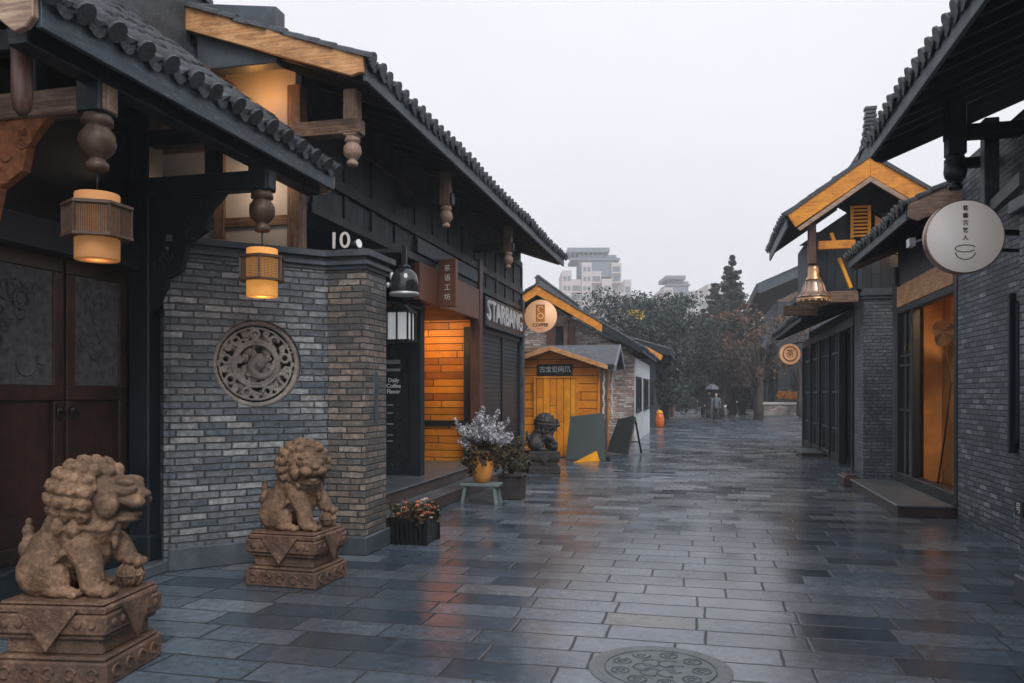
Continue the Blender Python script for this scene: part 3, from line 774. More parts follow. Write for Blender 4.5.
# ------------------------------------------------------------------ shop row on the left
s = thing('shop_building', 'long dark timber shop building with deep tiled eave and roller shutter on the left', 'building', (-5, 12, 0))
mb = MB()
mb.bb(-3.8, -8.5, 7.25, 17.05, 3.36, 4.75)                  # upper floor
mb.bb(-4.7, -8.5, 7.7, 11.25, 0, 3.36)                      # wall behind the porch
mb.bb(-5.6, -8.5, 11.25, 14.0, 0, 3.36)
mb.bb(-4.15, -8.5, 14.06, 17.05, 0, 3.36)
mb.build('wall', M['darkwood2'], s)
mb = MB(); mb.bb(-3.84, -8.5, 7.12, 7.24, 2.6, 4.6); mb.prism([(-3.84, 7.12, 4.6), (-8.5, 7.12, 4.6), (-8.5, 7.12, 4.9), (-6.4, 7.12, 5.65), (-3.84, 7.12, 4.73)], (0, .12, 0))
mb.build('gable_wall', M['plaster'], s)
mb = MB()
mb.bb(-3.76, -3.9, 7.06, 7.2, 2.6, 4.55)                    # corner post
mb.bb(-3.92, -6.5, 7.085, 7.12, 3.98, 4.08); mb.bb(-4.6, -4.72, 7.08, 7.12, 2.8, 5.0); mb.bb(-3.9, -6.5, 7.09, 7.12, 3.2, 3.3)
mb.build('gable_frame', M['beam'], s, bevel=.006)
mb = MB(); mb.bb(-3.1, -3.78, 6.96, 7.1, 4.0, 4.14); mb.build('tie_beam', M['beam'], s, bevel=.006)
for yy in (9.9, 13.35):
    mb = MB(); mb.bb(-3.1, -3.8, yy - .06, yy + .06, 4.0, 4.14); mb.build('tie_beam', M['darkwood'], s, bevel=.006)
for yy in (7.03, 9.9, 13.35): lotus(s, -3.2, yy, 3.71, 4.42, .8, mat=M['barge_dim'] if yy < 8 else M['beam'], mat2=M['barge_dim'])
# facade frame: rails, studs
mb = MB()
for z0, z1, o in ((3.72, 3.84, .05), (3.36, 3.46, .04), (4.3, 4.42, .04)): mb.bb(-3.8, -3.8 + o, 7.3, 17.05, z0, z1)
for i in range(14):
    yy = 7.35 + i * .745; mb.bb(-3.8, -3.775, yy, yy + .1, 3.46, 3.72); mb.bb(-3.8, -3.775, yy, yy + .1, 3.84, 4.3)
mb.build('facade_frame', M['darkwood'], s, bevel=.004)
mb = MB(); mb.bb(-3.745, -3.73, 10.3, 13.3, 3.48, 3.68); mb.build('facade_panel', M['fascia'], s)
mb = MB(); mb.bb(-3.72, -3.9, 13.42, 13.62, .335, 3.9); mb.build('post', M['redpost'], s, bevel=.01)
mb = MB(); mb.bb(-3.72, -3.92, 16.88, 17.08, .335, 3.6); mb.build('post', M['fascia'], s, bevel=.01)
mb = MB(); mb.bb(-4.02, -4.2, 11.22, 11.4, .335, 3.3); mb.build('post', M['darkwood'], s, bevel=.01)
# glazed panel
mb = MB(); mb.bb(-4.2, -4.7, 11.26, 11.29, .42, 2.75); gl = mb.build('window', M['glassdark'], s)
mb = MB()
mb.bb(-4.2, -4.7, 11.24, 11.31, .335, .43); mb.bb(-4.2, -4.7, 11.24, 11.31, 2.72, 2.85); mb.bb(-4.2, -4.24, 11.24, 11.31, .4, 2.75); mb.bb(-4.66, -4.7, 11.24, 11.31, .4, 2.75)
mb.build('window_frame', M['darkwood'], gl)
FB = lambda px, py: frame(onY(px, py, 11.25), (1, 0, 0))
text_mesh('window_lettering', 'Daily\nCoffee\nFlavor', .085, M['white'], gl, FB(393.5, 386), .001, bold=.002)
for px0, px1, py, hh in ((386, 400, 370, .02), (386, 400, 362, .032), (387, 393, 405, .008), (387, 393, 413, .008), (387, 393, 424, .008), (387, 393, 435, .008), (387, 393, 441, .008)):
    a = onY(px0, py, 11.25); b = onY(px1, py, 11.25); mb = MB(); mb.bb(a.x, b.x, 11.25, 11.257, a.z - hh, a.z + hh); mb.build('window_stripe', M['steelwhite'], gl)
# recess with lit board wall
mb = MB(); mb.bb(-3.92, -5.6, 13.98, 14.05, .335, 2.9)
ww = mb.build('board_wall', M['orange_planks'], s)
mb = MB(); mb.bb(-3.95, -5.6, 13.95, 13.98, .97, 1.07); mb.build('dark_rail', M['darkwood'], ww)
mb = MB(); mb.bb(-3.85, -5.6, 11.3, 14.05, 2.9, 3.0); mb.build('porch_ceiling', M['darkwood'], s)
mb = MB(); mb.bb(-3.82, -3.96, 10.3, 13.42, 2.84, 3.38); mb.build('beam', M['darkwood'], s)
# shutter
mb = MB()
for i in range(30): z = .36 + i * .079; mb.bar((-3.83, 13.75, z), (-3.83, 16.86, z), .03, .07)
mb.bb(-3.84, -4.1, 13.7, 16.9, .335, 2.75)
sh = mb.build('roller_shutter', M['shutter'], s)
mb = MB(); mb.bb(-3.78, -3.9, 13.64, 13.76, .335, 2.78); mb.bb(-3.78, -3.9, 16.8, 16.88, .335, 2.78); mb.bb(-3.779, -3.9, 13.76, 16.8, 2.66, 2.78); mb.bb(-3.782, -3.86, 15.3, 15.38, .335, 2.66); mb.build('shutter_frame', M['signdark'], sh, bevel=.004)
gable_roof(s, 6.64, 17.3, -2.9, -6.4, 4.5, .36, M['tile'], sp=.215, barge=True, bmat=M['barge'], bh=.2, fas=.16, ridge_h=.25, xb=-9.5, seed=9)
mb = MB(); mb.prism([(-3.79, 6.67, 4.6), (-4.62, 6.67, 4.6), (-4.62, 6.67, 5.24), (-3.79, 6.67, 5.12)], (0, .16, 0))
tag(mb.build('roof_box', M['cap'], bevel=.01), 'plain grey box on the shop roof above the orange bargeboard', 'roof box')

# signs on the left row
mb = MB(); mb.bb(-3.72, -3.81, 10.35, 13.36, 2.84, 3.36)
t = thing('sign_band', 'blank rust brown sign band over the recessed porch', 'sign', (-3.75, 11.8, 3.1)); mb.build('board', M['brownboard'], t, bevel=.006)
t = thing('projecting_sign', 'narrow rust brown projecting sign with small white characters on the sign band', 'sign', (-3.6, 12, 3.1))
yp = onX(447, 300, -3.6).y
mb = MB(); mb.bb(-3.45, -3.72, yp - .05, yp + .05, 2.82, 3.52); mb.build('board', M['brownboard'], t, bevel=.006)
text_mesh('lettering', '茶\n语\n工\n坊', .1, M['white'], t, frame((-3.58, yp - .052, 3.17), (1, 0, 0)), .002, line=1.4)
t = thing('shop_sign', 'dark sign board with white STARBANG letters above the shutter', 'sign', (-3.75, 15.3, 3))
mb = MB(); mb.bb(-3.7, -3.8, 13.72, 16.9, 2.79, 3.3); mb.build('board', M['signdark'], t, bevel=.006)
mb = MB(); mb.bb(-3.66, -3.72, 13.72, 16.9, 2.755, 2.788); mb.build('light_rail', M['fascia'], t)
text_mesh('lettering', 'STARBANG', .52, M['white'], t, frame((-3.695, 15.25, 3.04), (0, 1, 0)), .02, bold=.006, spacing=1.06)
for ch in [o for o in bpy.data.objects if o.parent == t and o.name.startswith('lettering')]:
    w = max(v.co.y for v in ch.data.vertices) - min(v.co.y for v in ch.data.vertices); c_ = 15.25 - 15.3
    for v in ch.data.vertices: v.co.y = c_ + (v.co.y - c_) * 2.85 / w
def round_sign(name, label, c, r, right, mface, mrim, th=.06):
    t = thing(name, label, 'round sign', c)
    Fm = frame(c, right)
    mb = MB(); mb.lathe([(r * .97, -th), (r, -th), (r, .0), (r * .97, 0)], n=48, M=Fm); rim = mb.build('rim', mrim, t)
    mb = MB(); mb.lathe([(.01, .0), (r * .965, 0), (r * .965, .008), (.01, .008)], n=48, M=Fm); mb.build('face', mface, t)
    return t, Fm
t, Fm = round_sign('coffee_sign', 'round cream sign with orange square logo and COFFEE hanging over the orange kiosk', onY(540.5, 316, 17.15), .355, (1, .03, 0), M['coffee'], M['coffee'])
mb = MB(); mb.bb(-.1, .1, -.13, .25, .01, .016, Fm)
lg = mb.build('logo', M['coffee_logo'], t)
mb = MB(); mb.arc(Fm @ V((0, .15, .018)), Fm.to_3x3() @ V((1, 0, 0)), (0, 0, 1), .055, .01, 20, 250, 20, 5); mb.arc(Fm @ V((0, .0, .018)), Fm.to_3x3() @ V((1, 0, 0)), (0, 0, 1), .06, .01, 0, 360, 20, 5); mb.build('logo_lines', M['coffee'], lg)
text_mesh('lettering', 'COFFEE', .1, M['brown_ink'], t, Fm @ Matrix.Translation((0, -.2, .012)), .003, bold=.004)
text_mesh('small_lettering', 'ROAST', .05, M['red_ink'], t, Fm @ Matrix.Translation((0, -.28, .012)), .003)
mb = MB(); c = onY(540.5, 316, 17.15); mb.bar(c + V((-.3, .02, -.2)), (-3.75, 17.12, c.z - .32), .03, .03); mb.bar(c + V((-.3, .02, .1)), (-3.75, 17.12, c.z + .1), .03, .03); mb.build('bracket', M['fascia'], t)

# ------------------------------------------------------------------ stone guardian lions
def lion(mat, name='stone_lion'):
    """sits facing +x on its plinth, head turned by a given angle when built"""
    t = thing(name, '', 'stone lion')
    return t
def lion_parts(t, mat, headyaw, side=1, plinth_mat=None, vox=.0068):
    b = MB(); Z0 = .43
    E = lambda c, r, M_=None, n=12: b.ell((c[0], c[1], c[2] + (0 if M_ else Z0)), r, n, M_)
    for s_ in (-1, 1):
        E((-.15, s_ * .12, .13), (.14, .075, .135)); E((-.07, s_ * .135, .1), (.1, .055, .1))
        E((-.02, s_ * .15, .035), (.1, .045, .035))
        for q in range(4): E((.07 + .0 * q, s_ * .15 + (q - 1.5) * .024, .025), (.03, .013, .022), n=8)
        E((.04, s_ * .1, .3), (.085, .065, .1))                      # shoulder
    E((-.13, 0, .19), (.17, .17, .19)); E((-.07, 0, .28), (.16, .15, .17)); E((.01, 0, .34), (.15, .165, .16)); E((.09, 0, .36), (.11, .14, .13)); E((.03, 0, .24), (.14, .14, .14))
    for k in range(6): E((-.27 + .045 * k, 0, .27 + .035 * k), (.03, .03, .03), n=8)      # spine ridge
    # standing leg and the leg on the ball
    lg = -side
    b.tube([(.05, lg * .1, .3 + Z0), (.12, lg * .11, .18 + Z0), (.14, lg * .11, .05 + Z0)], [.088, .07, .062], 12)
    E((.17, lg * .11, .04), (.075, .06, .042))
    for q in range(4): E((.235, lg * .11 + (q - 1.5) * .028, .028), (.028, .016, .025), n=8)
    b.tube([(.05, side * .1, .3 + Z0), (.15, side * .12, .24 + Z0), (.2, side * .12, .17 + Z0)], [.088, .07, .058], 12)
    E((.225, side * .12, .16), (.06, .055, .035))
    for q in range(4): E((.275, side * .12 + (q - 1.5) * .026, .145), (.022, .015, .026), n=8)
    # harness ribbon and chest tassel
    b.arc((.06, 0, .4 + Z0), (.88, 0, -.35), (0, 1, 0), .15, .018, 0, 360, 30, 8)
    E((.205, 0, .34), (.025, .03, .03)); E((.2, 0, .28), (.018, .022, .045))
    for s_ in (-1, 1): b.tube([(.16, s_ * .06, .34 + Z0), (.1, s_ * .12, .26 + Z0), (.0, s_ * .16, .24 + Z0), (-.06, s_ * .165, .18 + Z0)], [.014, .02, .022, .01], 8)
    # flame tail
    for k, (x, z, r) in enumerate(((-.29, .2, .045), (-.3, .27, .04), (-.31, .33, .03), (-.305, .38, .018))): E((x, 0, z), (r, r * 1.2, r * 1.3))
    for s_ in (-1, 1): E((-.29, s_ * .06, .24), (.03, .03, .05))
    # head, built about the neck and turned
    H = Matrix.Translation((.05, 0, Z0 + .56)) @ Matrix.Rotation(headyaw, 4, 'Z') @ Matrix.Rotation(R(8), 4, 'Y') @ Matrix.Scale(1.14, 4) @ Matrix.Translation((-.04, 0, -.585))
    h = lambda c, r, n=12: b.ell(c, r, n, H)
    h((.06, 0, .5), (.13, .13, .15)); h((.09, 0, .58), (.15, .14, .125)); h((.02, 0, .6), (.13, .15, .13))
    h((.2, 0, .615), (.085, .105, .05)); h((.235, 0, .565), (.075, .09, .038)); h((.27, 0, .6), (.04, .05, .035)); h((.305, 0, .6), (.02, .035, .02))   # brow, muzzle, nose
    for s_ in (-1, 1):
        h((.215, s_ * .06, .655), (.05, .04, .022)); h((.245, s_ * .055, .625), (.03, .03, .026))      # brow roll, eye
        h((.27, s_ * .05, .565), (.05, .045, .03)); h((.16, s_ * .1, .54), (.06, .035, .06))           # lip, cheek
        h((.07, s_ * .145, .62), (.06, .02, .035)); h((.02, s_ * .16, .62), (.05, .02, .03))           # ear
    h((.2, 0, .475), (.09, .08, .026)); h((.24, 0, .5), (.06, .045, .014)); h((.17, 0, .455), (.075, .07, .03))             # jaw, tongue
    for q in range(5): h((.225 - abs(q - 2) * .02, (q - 2) * .036, .445), (.022, .022, .028), 8)       # beard curls
    for q in range(-2, 3): h((.285 - abs(q) * .01, q * .028, .54), (.009, .01, .014), 6)
    # mane curls
    rr = random.Random(4)
    for ring, (el0, cnt) in enumerate(((-.5, 9), (-.15, 11), (.2, 12), (.55, 11), (.9, 9), (1.25, 5))):
        for k in range(cnt):
            az = math.pi + (k / (cnt - 1) - .5) * (3.6 if el0 < .8 else 5.2)
            c = V((.045 + .165 * math.cos(el0) * math.cos(az), .168 * math.cos(el0) * math.sin(az), .565 + .16 * math.sin(el0)))
            h(tuple(c), (.037, .037, .034), 10)
            d = (c - V((.045, 0, .565))).normalized(); u_ = d.orthogonal().normalized(); w_ = d.cross(u_)
            cc = H @ (c + d * .03); b.arc(cc, H.to_3x3() @ u_, H.to_3x3() @ w_, .018, .0075, 0, 300, 10, 5)
    for k in range(7):
        az = math.pi + (k / 6 - .5) * 3.2; h((.04 + .14 * math.cos(az), .14 * math.sin(az), .42), (.036, .036, .045), 8)
    b.build('lion_body', mat, t, remesh=vox, smooth_it=0)
    # openwork ball under the paw
    q = MB(); c = V((.215, side * .12, .085 + Z0 - .01)); q.ell(c, .068, 14)
    for a in range(4):
        ax = V((math.cos(a * .8), math.sin(a * .8), 0)); q.arc(c, ax, (0, 0, 1), .068, .009, 0, 360, 20, 5)
    q.arc(c, (1, 0, 0), (0, 1, 0), .068, .009, 0, 360, 20, 5); q.build('ball', mat, t)
    # plinth: base, waist, top with draped cloth corner
    p = MB(); pm = plinth_mat or mat
    X, Y = .315, .275
    for w, z0, z1 in ((0, 0, .13), (-.015, .13, .155), (-.05, .155, .24), (-.02, .24, .27), (0, .27, .375), (-.012, .375, .415)):
        p.bb(-X - w, X + w, -Y - w, Y + w, z0, z1)
    p.bb(-.29, .29, -.25, .25, .415, .435)
    pl = p.build('plinth', pm, t, bevel=.012)
    d = MB()
    for sx, sy in ((0, -1), (0, 1), (1, 0), (-1, 0)):
        if sx == 0:
            d.prism([(-.17, sy * (Y + .004), .41), (.17, sy * (Y + .004), .41), (0, sy * (Y + .004), .19)], (0, sy * .014, 0))
            for k in range(7): d.ell((-.24 + k * .08, sy * Y, .325), (.025, .015, .025), 8)
            for k in range(5): d.arc((-.24 + k * .12, sy * Y, .07), (1, 0, 0), (0, 0, 1), .03, .01, 0, 300, 12, 5)
        else:
            d.prism([(sx * (X + .004), -.15, .41), (sx * (X + .004), .15, .41), (sx * (X + .004), 0, .19)], (sx * .014, 0, 0))
            for k in range(6): d.ell((sx * X, -.2 + k * .08, .325), (.015, .025, .025), 8)
            for k in range(4): d.arc((sx * X, -.18 + k * .12, .07), (0, 1, 0), (0, 0, 1), .03, .01, 0, 300, 12, 5)
    d.build('plinth_carving', pm, pl)
    return t
t = lion_parts(lion(0), M['stone'], R(12), side=1, plinth_mat=M['stone_base']); t['label'] = 'nearest stone lion in profile on a carved plinth before the lacquered doors'; t['group'] = 'stone guardian lions'
place(t, (-3.39, 3.83, 0), R(8)); t.scale = (1.02,) * 3
t = lion_parts(lion(0), M['stone'], R(-42), side=1, plinth_mat=M['stone_base']); t['label'] = 'stone lion with its head turned, in front of the round relief wall'; t['group'] = 'stone guardian lions'
place(t, (-3.26, 6.08, 0), R(-2))
t = lion_parts(lion(0), M['stone_dark'], R(15), side=-1, vox=.012); t['label'] = 'small dark stone lion statue beside the orange kiosk'; t['group'] = 'stone guardian lions'
place(t, (-3.03, 15.55, 0), R(20))

# ------------------------------------------------------------------ foliage helpers
def leaf_quads(mb, c, r, n, size, rnd, flat=.0):
    for _ in range(n):
        while True:
            p = V((rnd.uniform(-1, 1), rnd.uniform(-1, 1), rnd.uniform(-1, 1)))
            if p.length < 1: break
        p = V(c) + V((p.x * r[0], p.y * r[1], p.z * r[2]))
        a = V((rnd.uniform(-1, 1), rnd.uniform(-1, 1), rnd.uniform(-1, 1) * (1 - flat))).normalized(); b = a.cross(V((rnd.uniform(-1, 1), rnd.uniform(-1, 1), rnd.uniform(-1, 1)))).normalized()
        s = size * rnd.uniform(.55, 1.25)
        mb.add([p - a * s, p - b * s * .5, p + a * s, p + b * s * .5], [(0, 1, 2, 3)])
def trunk_limbs(base, h, r, tips, rnd, lean=(0, 0)):
    mb = MB(); b = V(base); top = b + V((lean[0], lean[1], h))
    pts = [b + V((0, 0, -.1)), b.lerp(top, .35) + V((rnd.uniform(-.1, .1), 0, 0)), b.lerp(top, .7) + V((rnd.uniform(-.15, .15), 0, 0)), top]
    mb.tube(pts, [r * 1.25, r, r * .75, r * .4], 10)
    for t in tips:
        t = V(t); s = b.lerp(top, rnd.uniform(.45, .95)); m_ = s.lerp(t, .5) + V((0, 0, rnd.uniform(.1, .5)))
        mb.tube([s, m_, t], [r * .4, r * .22, r * .06], 7)
    return mb
def broad_tree(name, label, base, h, cr, mat, seed, n=60, per=60, leaf=.22, th=None, group='trees beyond the shops', clump=.22):
    rnd = random.Random(seed); t = thing(name, label, 'tree', base, group); base = V(base)
    c = base + V((0, 0, h - cr[2])); clumps = []
    for _ in range(n):
        d = V((rnd.gauss(0, 1), rnd.gauss(0, 1), rnd.gauss(0, 1))).normalized(); q = rnd.uniform(.35, 1.0) ** .6
        q *= 1 + .18 * math.sin(5 * d.x + seed) * math.cos(4 * d.z + 2 * d.y)
        clumps.append(c + V((d.x * cr[0] * q, d.y * cr[1] * q, d.z * cr[2] * q)))
    trunk_limbs(base, th or h * .45, .035 * h * .7 + .05, rnd.sample(clumps, min(14, n)), rnd).build('trunk', M['bark'], t)
    mb = MB()
    for p in clumps:
        s = rnd.uniform(.6, 1.3) * clump * (cr[0] + cr[2]) / 2; leaf_quads(mb, p, (s, s, s * .75), per, leaf, rnd)
    mb.build('crown', mat, t)
    return t
def conifer(name, label, base, h, w, mat, seed, layers=16, leaf=.15, group='trees beyond the shops', start=.18):
    rnd = random.Random(seed); t = thing(name, label, 'tree', base, group); base = V(base)
    tk = MB(); tk.tube([base, base + V((0, 0, h * .5)), base + V((0, 0, h * .98))], [.022 * h, .014 * h, .01], 8); lf = MB()
    layers = int(layers * 1.7)
    for i in range(layers):
        f = i / (layers - 1) ; z = rnd.uniform(-.12, .12) + h * (start + (.97 - start) * f); rr_ = w * (1 - f) ** .9 * rnd.uniform(.45, 1.2) + .1
        nb = max(4, int(8 * (1 - f)) + 3)
        for k in range(nb):
            az = rnd.uniform(0, 6.28); L = rr_ * rnd.uniform(.6, 1.1); p0 = base + V((0, 0, z)); p1 = p0 + V((math.cos(az) * L, math.sin(az) * L, .12 * L))
            p2 = p0.lerp(p1, .5) + V((0, 0, -.06 * L)); tk.tube([p0, p2, p1], [.03, .02, .008], 5)
            for q in range(6):
                c = p0.lerp(p1, .25 + .75 * q / 5); leaf_quads(lf, c - V((0, 0, .06)), (.12 * L + .12, .12 * L + .12, .12 + .07 * L), 20, leaf * .85, rnd)
    tk.build('trunk', M['bark'], t); lf.build('crown', mat, t)
    return t

# ------------------------------------------------------------------ potted plants
t = thing('stool', 'small grey green wooden stool carrying the orange vase', 'stool', (-3.0, 10.9, 0))
mb = MB(); mb.bb(-3.28, -2.72, 10.76, 11.04, .255, .3); mb.build('seat', M['stool'], t, bevel=.008)
for sx in (-1, 1):
    for sy in (-1, 1):
        mb = MB(); mb.bar((-3.0 + sx * .21, 10.9 + sy * .09, .255), (-3.0 + sx * .25, 10.9 + sy * .12, 0), .045, .04, up=(0, 1, 0)); mb.build('leg', M['stool'], t, bevel=.004)
rnd = random.Random(21)
t = thing('flower_vase', 'orange glazed vase of frosted white sprigs standing on the stool', 'vase', (-2.98, 10.9, .3))
mb = MB(); mb.lathe([(.07, 0), (.1, .01), (.14, .1), (.165, .2), (.16, .3), (.12, .38), (.095, .41), (.11, .44), (.09, .44), (.08, .38)], (-2.99, 10.9, .3), 24); mb.build('pot', M['pot'], t)
mb = MB(); fl = MB(); gr = MB()
for k in range(60):
    az = rnd.uniform(0, 6.28); sp = rnd.uniform(.05, .42); h = rnd.uniform(.3, .62) * (1 - .45 * sp / .42) + (.25 if k % 11 == 0 else 0)
    p0 = V((-2.98, 10.9, .7)); p1 = p0 + V((math.cos(az) * sp * .5, math.sin(az) * sp * .5, h * .55)); p2 = p0 + V((math.cos(az) * sp, math.sin(az) * sp, h))
    mb.tube([p0, p1, p2], [.006, .005, .003], 5)
    for q in range(9):
        c = p1.lerp(p2, .25 + .8 * q / 8); leaf_quads(fl, c, (.035, .035, .035), 7, .022, rnd)
for k in range(46):
    az = rnd.uniform(0, 6.28); sp = rnd.uniform(.12, .3); c = V((-2.98 + math.cos(az) * sp, 10.9 + math.sin(az) * sp, .6 + rnd.uniform(-.16, .2)))
    leaf_quads(gr, c, (.06, .06, .07), 14, .035, rnd)
mb.build('stems', M['stem'], t); fl.build('white_sprigs', M['flower_white'], t); gr.build('leaves', M['leaf_potted'], t)
t = thing('potted_shrub', 'brown leafed shrub in a dark square pot behind the stool', 'potted plant', (-2.72, 11.55, 0))
mb = MB(); mb.prism([(-2.88, 11.4, 0), (-2.54, 11.4, 0), (-2.54, 11.74, 0), (-2.88, 11.74, 0)], (0, 0, .36)); mb.bb(-2.9, -2.52, 11.38, 11.76, .33, .37); mb.build('pot', M['stone_dark'], t, bevel=.01)
gr = MB(); st = MB()
for k in range(60):
    c = V((-2.72 + rnd.gauss(0, .12), 11.57 + rnd.gauss(0, .12), .4 + abs(rnd.gauss(.22, .17)))); leaf_quads(gr, c, (.06, .06, .06), 12, .035, rnd)
    if k % 5 == 0: st.tube([(-2.71, 11.57, .36), tuple(c)], [.008, .004], 5)
st.build('stems', M['stem'], t); gr.build('leaves', M['leaf_potted'], t)
t = thing('flower_planter', 'dark slatted planter of orange and cream flowers at the foot of the brick pillar', 'planter', (-2.93, 7.95, 0))
mb = MB()
for i in range(9):
    f = i / 8; x = -3.13 + .4 * f
    mb.bar((x + .01, 7.75, 0), (x, 7.74, .27), .038, .012, up=(0, 1, 0)); mb.bar((x + .01, 8.15, 0), (x, 8.16, .27), .038, .012, up=(0, 1, 0))
    y = 7.75 + .4 * f; mb.bar((-3.13, y, 0), (-3.14, y, .27), .012, .038, up=(0, 1, 0)); mb.bar((-2.73, y, 0), (-2.72, y, .27), .012, .038, up=(0, 1, 0))
mb.bb(-3.11, -2.75, 7.77, 8.13, 0.01, .24)
mb.build('box', M['black'], t)
gr = MB(); po = MB(); pc = MB()
for k in range(90):
    c = V((-2.93 + rnd.uniform(-.21, .21), 7.95 + rnd.uniform(-.21, .21), .28 + rnd.uniform(-.1, .1))); leaf_quads(gr, c, (.06, .06, .05), 14, .028, rnd)
for k in range(46):
    c = V((-2.93 + rnd.uniform(-.23, .23), 7.95 + rnd.uniform(-.25, .2), .33 + rnd.uniform(-.1, .1)))
    m_ = po if rnd.random() < .6 else pc; rr_ = rnd.uniform(.02, .036)
    for ring in range(2):
        for q in range(7):
            a = q * .9 + ring; d = V((math.cos(a), math.sin(a), 0)); e = V((-d.y, d.x, 0)); tp = V((0, 0, rr_ * (.3 + .5 * ring)))
            m_.add([c, c + d * rr_ * .6 + e * rr_ * .35 + tp * .5, c + d * rr_ * (1.1 - .3 * ring) + tp, c + d * rr_ * .6 - e * rr_ * .35 + tp * .5], [(0, 1, 2, 3)])
gr.build('leaves', M['leaf_potted'], t); tag(po.build('orange_flowers', M['petal_orange'], t), kind='stuff'); tag(pc.build('cream_flowers', M['petal_cream'], t), kind='stuff')

# ------------------------------------------------------------------ orange kiosk
k_ = thing('kiosk', 'bright orange wooden kiosk with a plank door and small dark name board', 'kiosk', (-3.5, 19.4, 0))
yk = 19.35
mb = MB(); mb.prism([(-4.75, yk, 0), (-2.42, yk, 0), (-2.42, yk, 2.28), (-3.52, yk, 2.6), (-4.75, yk, 2.3)], (0, 2.6, 0)); mb.build('wall', M['kiosk_planks'], k_)
xa, xb_ = onY(536.5, 400, yk).x, onY(576, 400, yk).x; zt = onY(556, 377, yk).z
mb = MB(); mb.bb(xa, xb_, yk - .05, yk, .02, zt - .03); dr = mb.build('door', M['kiosk_door'], k_, bevel=.006)
mb = MB(); mb.bb(xa - .06, xa, yk - .07, yk, 0, zt); mb.bb(xb_, xb_ + .06, yk - .07, yk, 0, zt); mb.bb(xa - .06, xb_ + .06, yk - .075, yk - .001, zt - .028, zt + .02); mb.build('door_frame', M['barge_y'], dr, bevel=.004)
mb = MB(); mb.ell((xb_ - .12, yk - .07, 1.0), .025, 8); mb.build('handle', M['black'], dr)
nb = MB(); a = onY(538, 376, yk); b = onY(573, 364, yk); nb.bb(a.x, b.x, yk - .09, yk - .03, a.z, b.z)
nbo = nb.build('name_board', M['signdark'], k_, bevel=.01)
text_mesh('lettering', '古宝世间风', (b.x - a.x) / 5.6, M['steelwhite'], nbo, frame(((a.x + b.x) / 2, yk - .092, (a.z + b.z) / 2 + .005), (1, 0, 0)), .003, bold=.003)
mb = MB(); mb.bb(-2.41, -2.35, yk - .03, yk + .08, 0, 2.25); mb.build('corner_post', M['barge_y'], k_)
rf = MB()
for (xe_, ze_) in ((-4.95, 2.2), (-2.15, 2.19)):
    rf.prism([(-3.52, yk - .3, 2.7), (xe_, yk - .3, ze_ + .04), (xe_, yk - .3, ze_), (-3.52, yk - .3, 2.65)], (0, 3.2, 0))
rfo = rf.build('roof', M['tile'], k_)
for (xe_, ze_) in ((-4.97, 2.2), (-2.13, 2.19)):
    mb = MB(); mb.prism([(-3.52, yk - .3, 2.72), (xe_, yk - .3, ze_ + .05), (xe_, yk - .3, ze_ - .06), (-3.52, yk - .3, 2.6)], (0, -.05, 0)); mb.build('bargeboard', M['barge'], rfo, bevel=.005)
w = MB()                                                # cross roof to the right
w.prism([(-2.0, yk + .1, 2.28), (-2.0, yk + 1.3, 2.82), (-2.0, yk + 2.5, 2.28), (-2.0, yk + 2.5, 2.22), (-2.0, yk + 1.3, 2.75), (-2.0, yk + .1, 2.22)], (-2.0, 0, 0))
w.build('side_roof', M['tile'], rfo)
mb = MB(); mb.prism([(-1.97, yk + .05, 2.25), (-1.97, yk + 1.3, 2.82), (-1.97, yk + 2.55, 2.25), (-1.97, yk + 2.55, 2.12), (-1.97, yk + 1.3, 2.68), (-1.97, yk + .05, 2.12)], (-.04, 0, 0)); mb.build('bargeboard', M['concrete_grey'], rfo)
mb = MB(); mb.bb(-2.42, -2.38, yk + .45, yk + 1.9, .1, 2.0); mb.build('side_door', M['redpost'], k_, bevel=.005)
for yy in (yk + .3, yk + 2.2):
    mb = MB()
    for q in range(22): mb.ell((-2.3 + .012 * math.sin(q * 1.2), yy + .012 * math.cos(q * 1.2), .9 + q * .06), (.035, .035, .04), 6)
    mb.build('twisted_rope', M['plaster'], k_)

# leaning boards in front of the kiosk
def board(label, px, y, w0, w1, h, lean, yaw):
    t = thing('display_board', label, 'board', group='boards leaning by the kiosk')
    mb = MB(); mb.prism([(-w0 / 2, 0, .03), (w0 / 2 - .02, 0, 0), (w0 / 2 - .06, lean, h), (w0 / 2 - .14, lean, h + .03), (-w1 / 2 + .02, lean, h - .06)], (0, .05, 0)); mb.build('panel', M['slate_board'], t, bevel=.008)
    mb = MB()
    for s_ in (-1, 1): mb.bar((s_ * w0 * .36, .06 + lean, h * .92), (s_ * w0 * .4, .62, 0), .04, .03)
    mb.bar((-w0 * .4, .5, .3), (w0 * .4, .5, .3), .03, .03); mb.build('back_frame', M['black'], t)
    dx, dy = _d(px); place(t, (dx / dy * y, y, 0), yaw)
    return t
board('large grey green board leaning in front of the orange kiosk', 586, 18.4, .95, .8, 1.08, .2, R(4))
board('second dark board turned away behind the large grey green board', 617, 20.8, .75, .6, .95, .35, R(-35))
t = thing('yellow_wedge', 'low yellow triangular wedge lying in front of the grey green board', 'wedge', gnd(590, 462))
a, b = gnd(573, 463), gnd(603, 461)
mb = MB(); mb.prism([a, b, b + V((-.02, 0, .24)), b + V((-.12, 0, .25))], (0, .18, 0)); mb.build('panel', M['yellow'], t, bevel=.006)
mb = MB(); mb.bb(b.x - .05, b.x + .15, b.y + .02, b.y + .2, 0, .1); mb.build('foot', M['rubber'], t, bevel=.01)

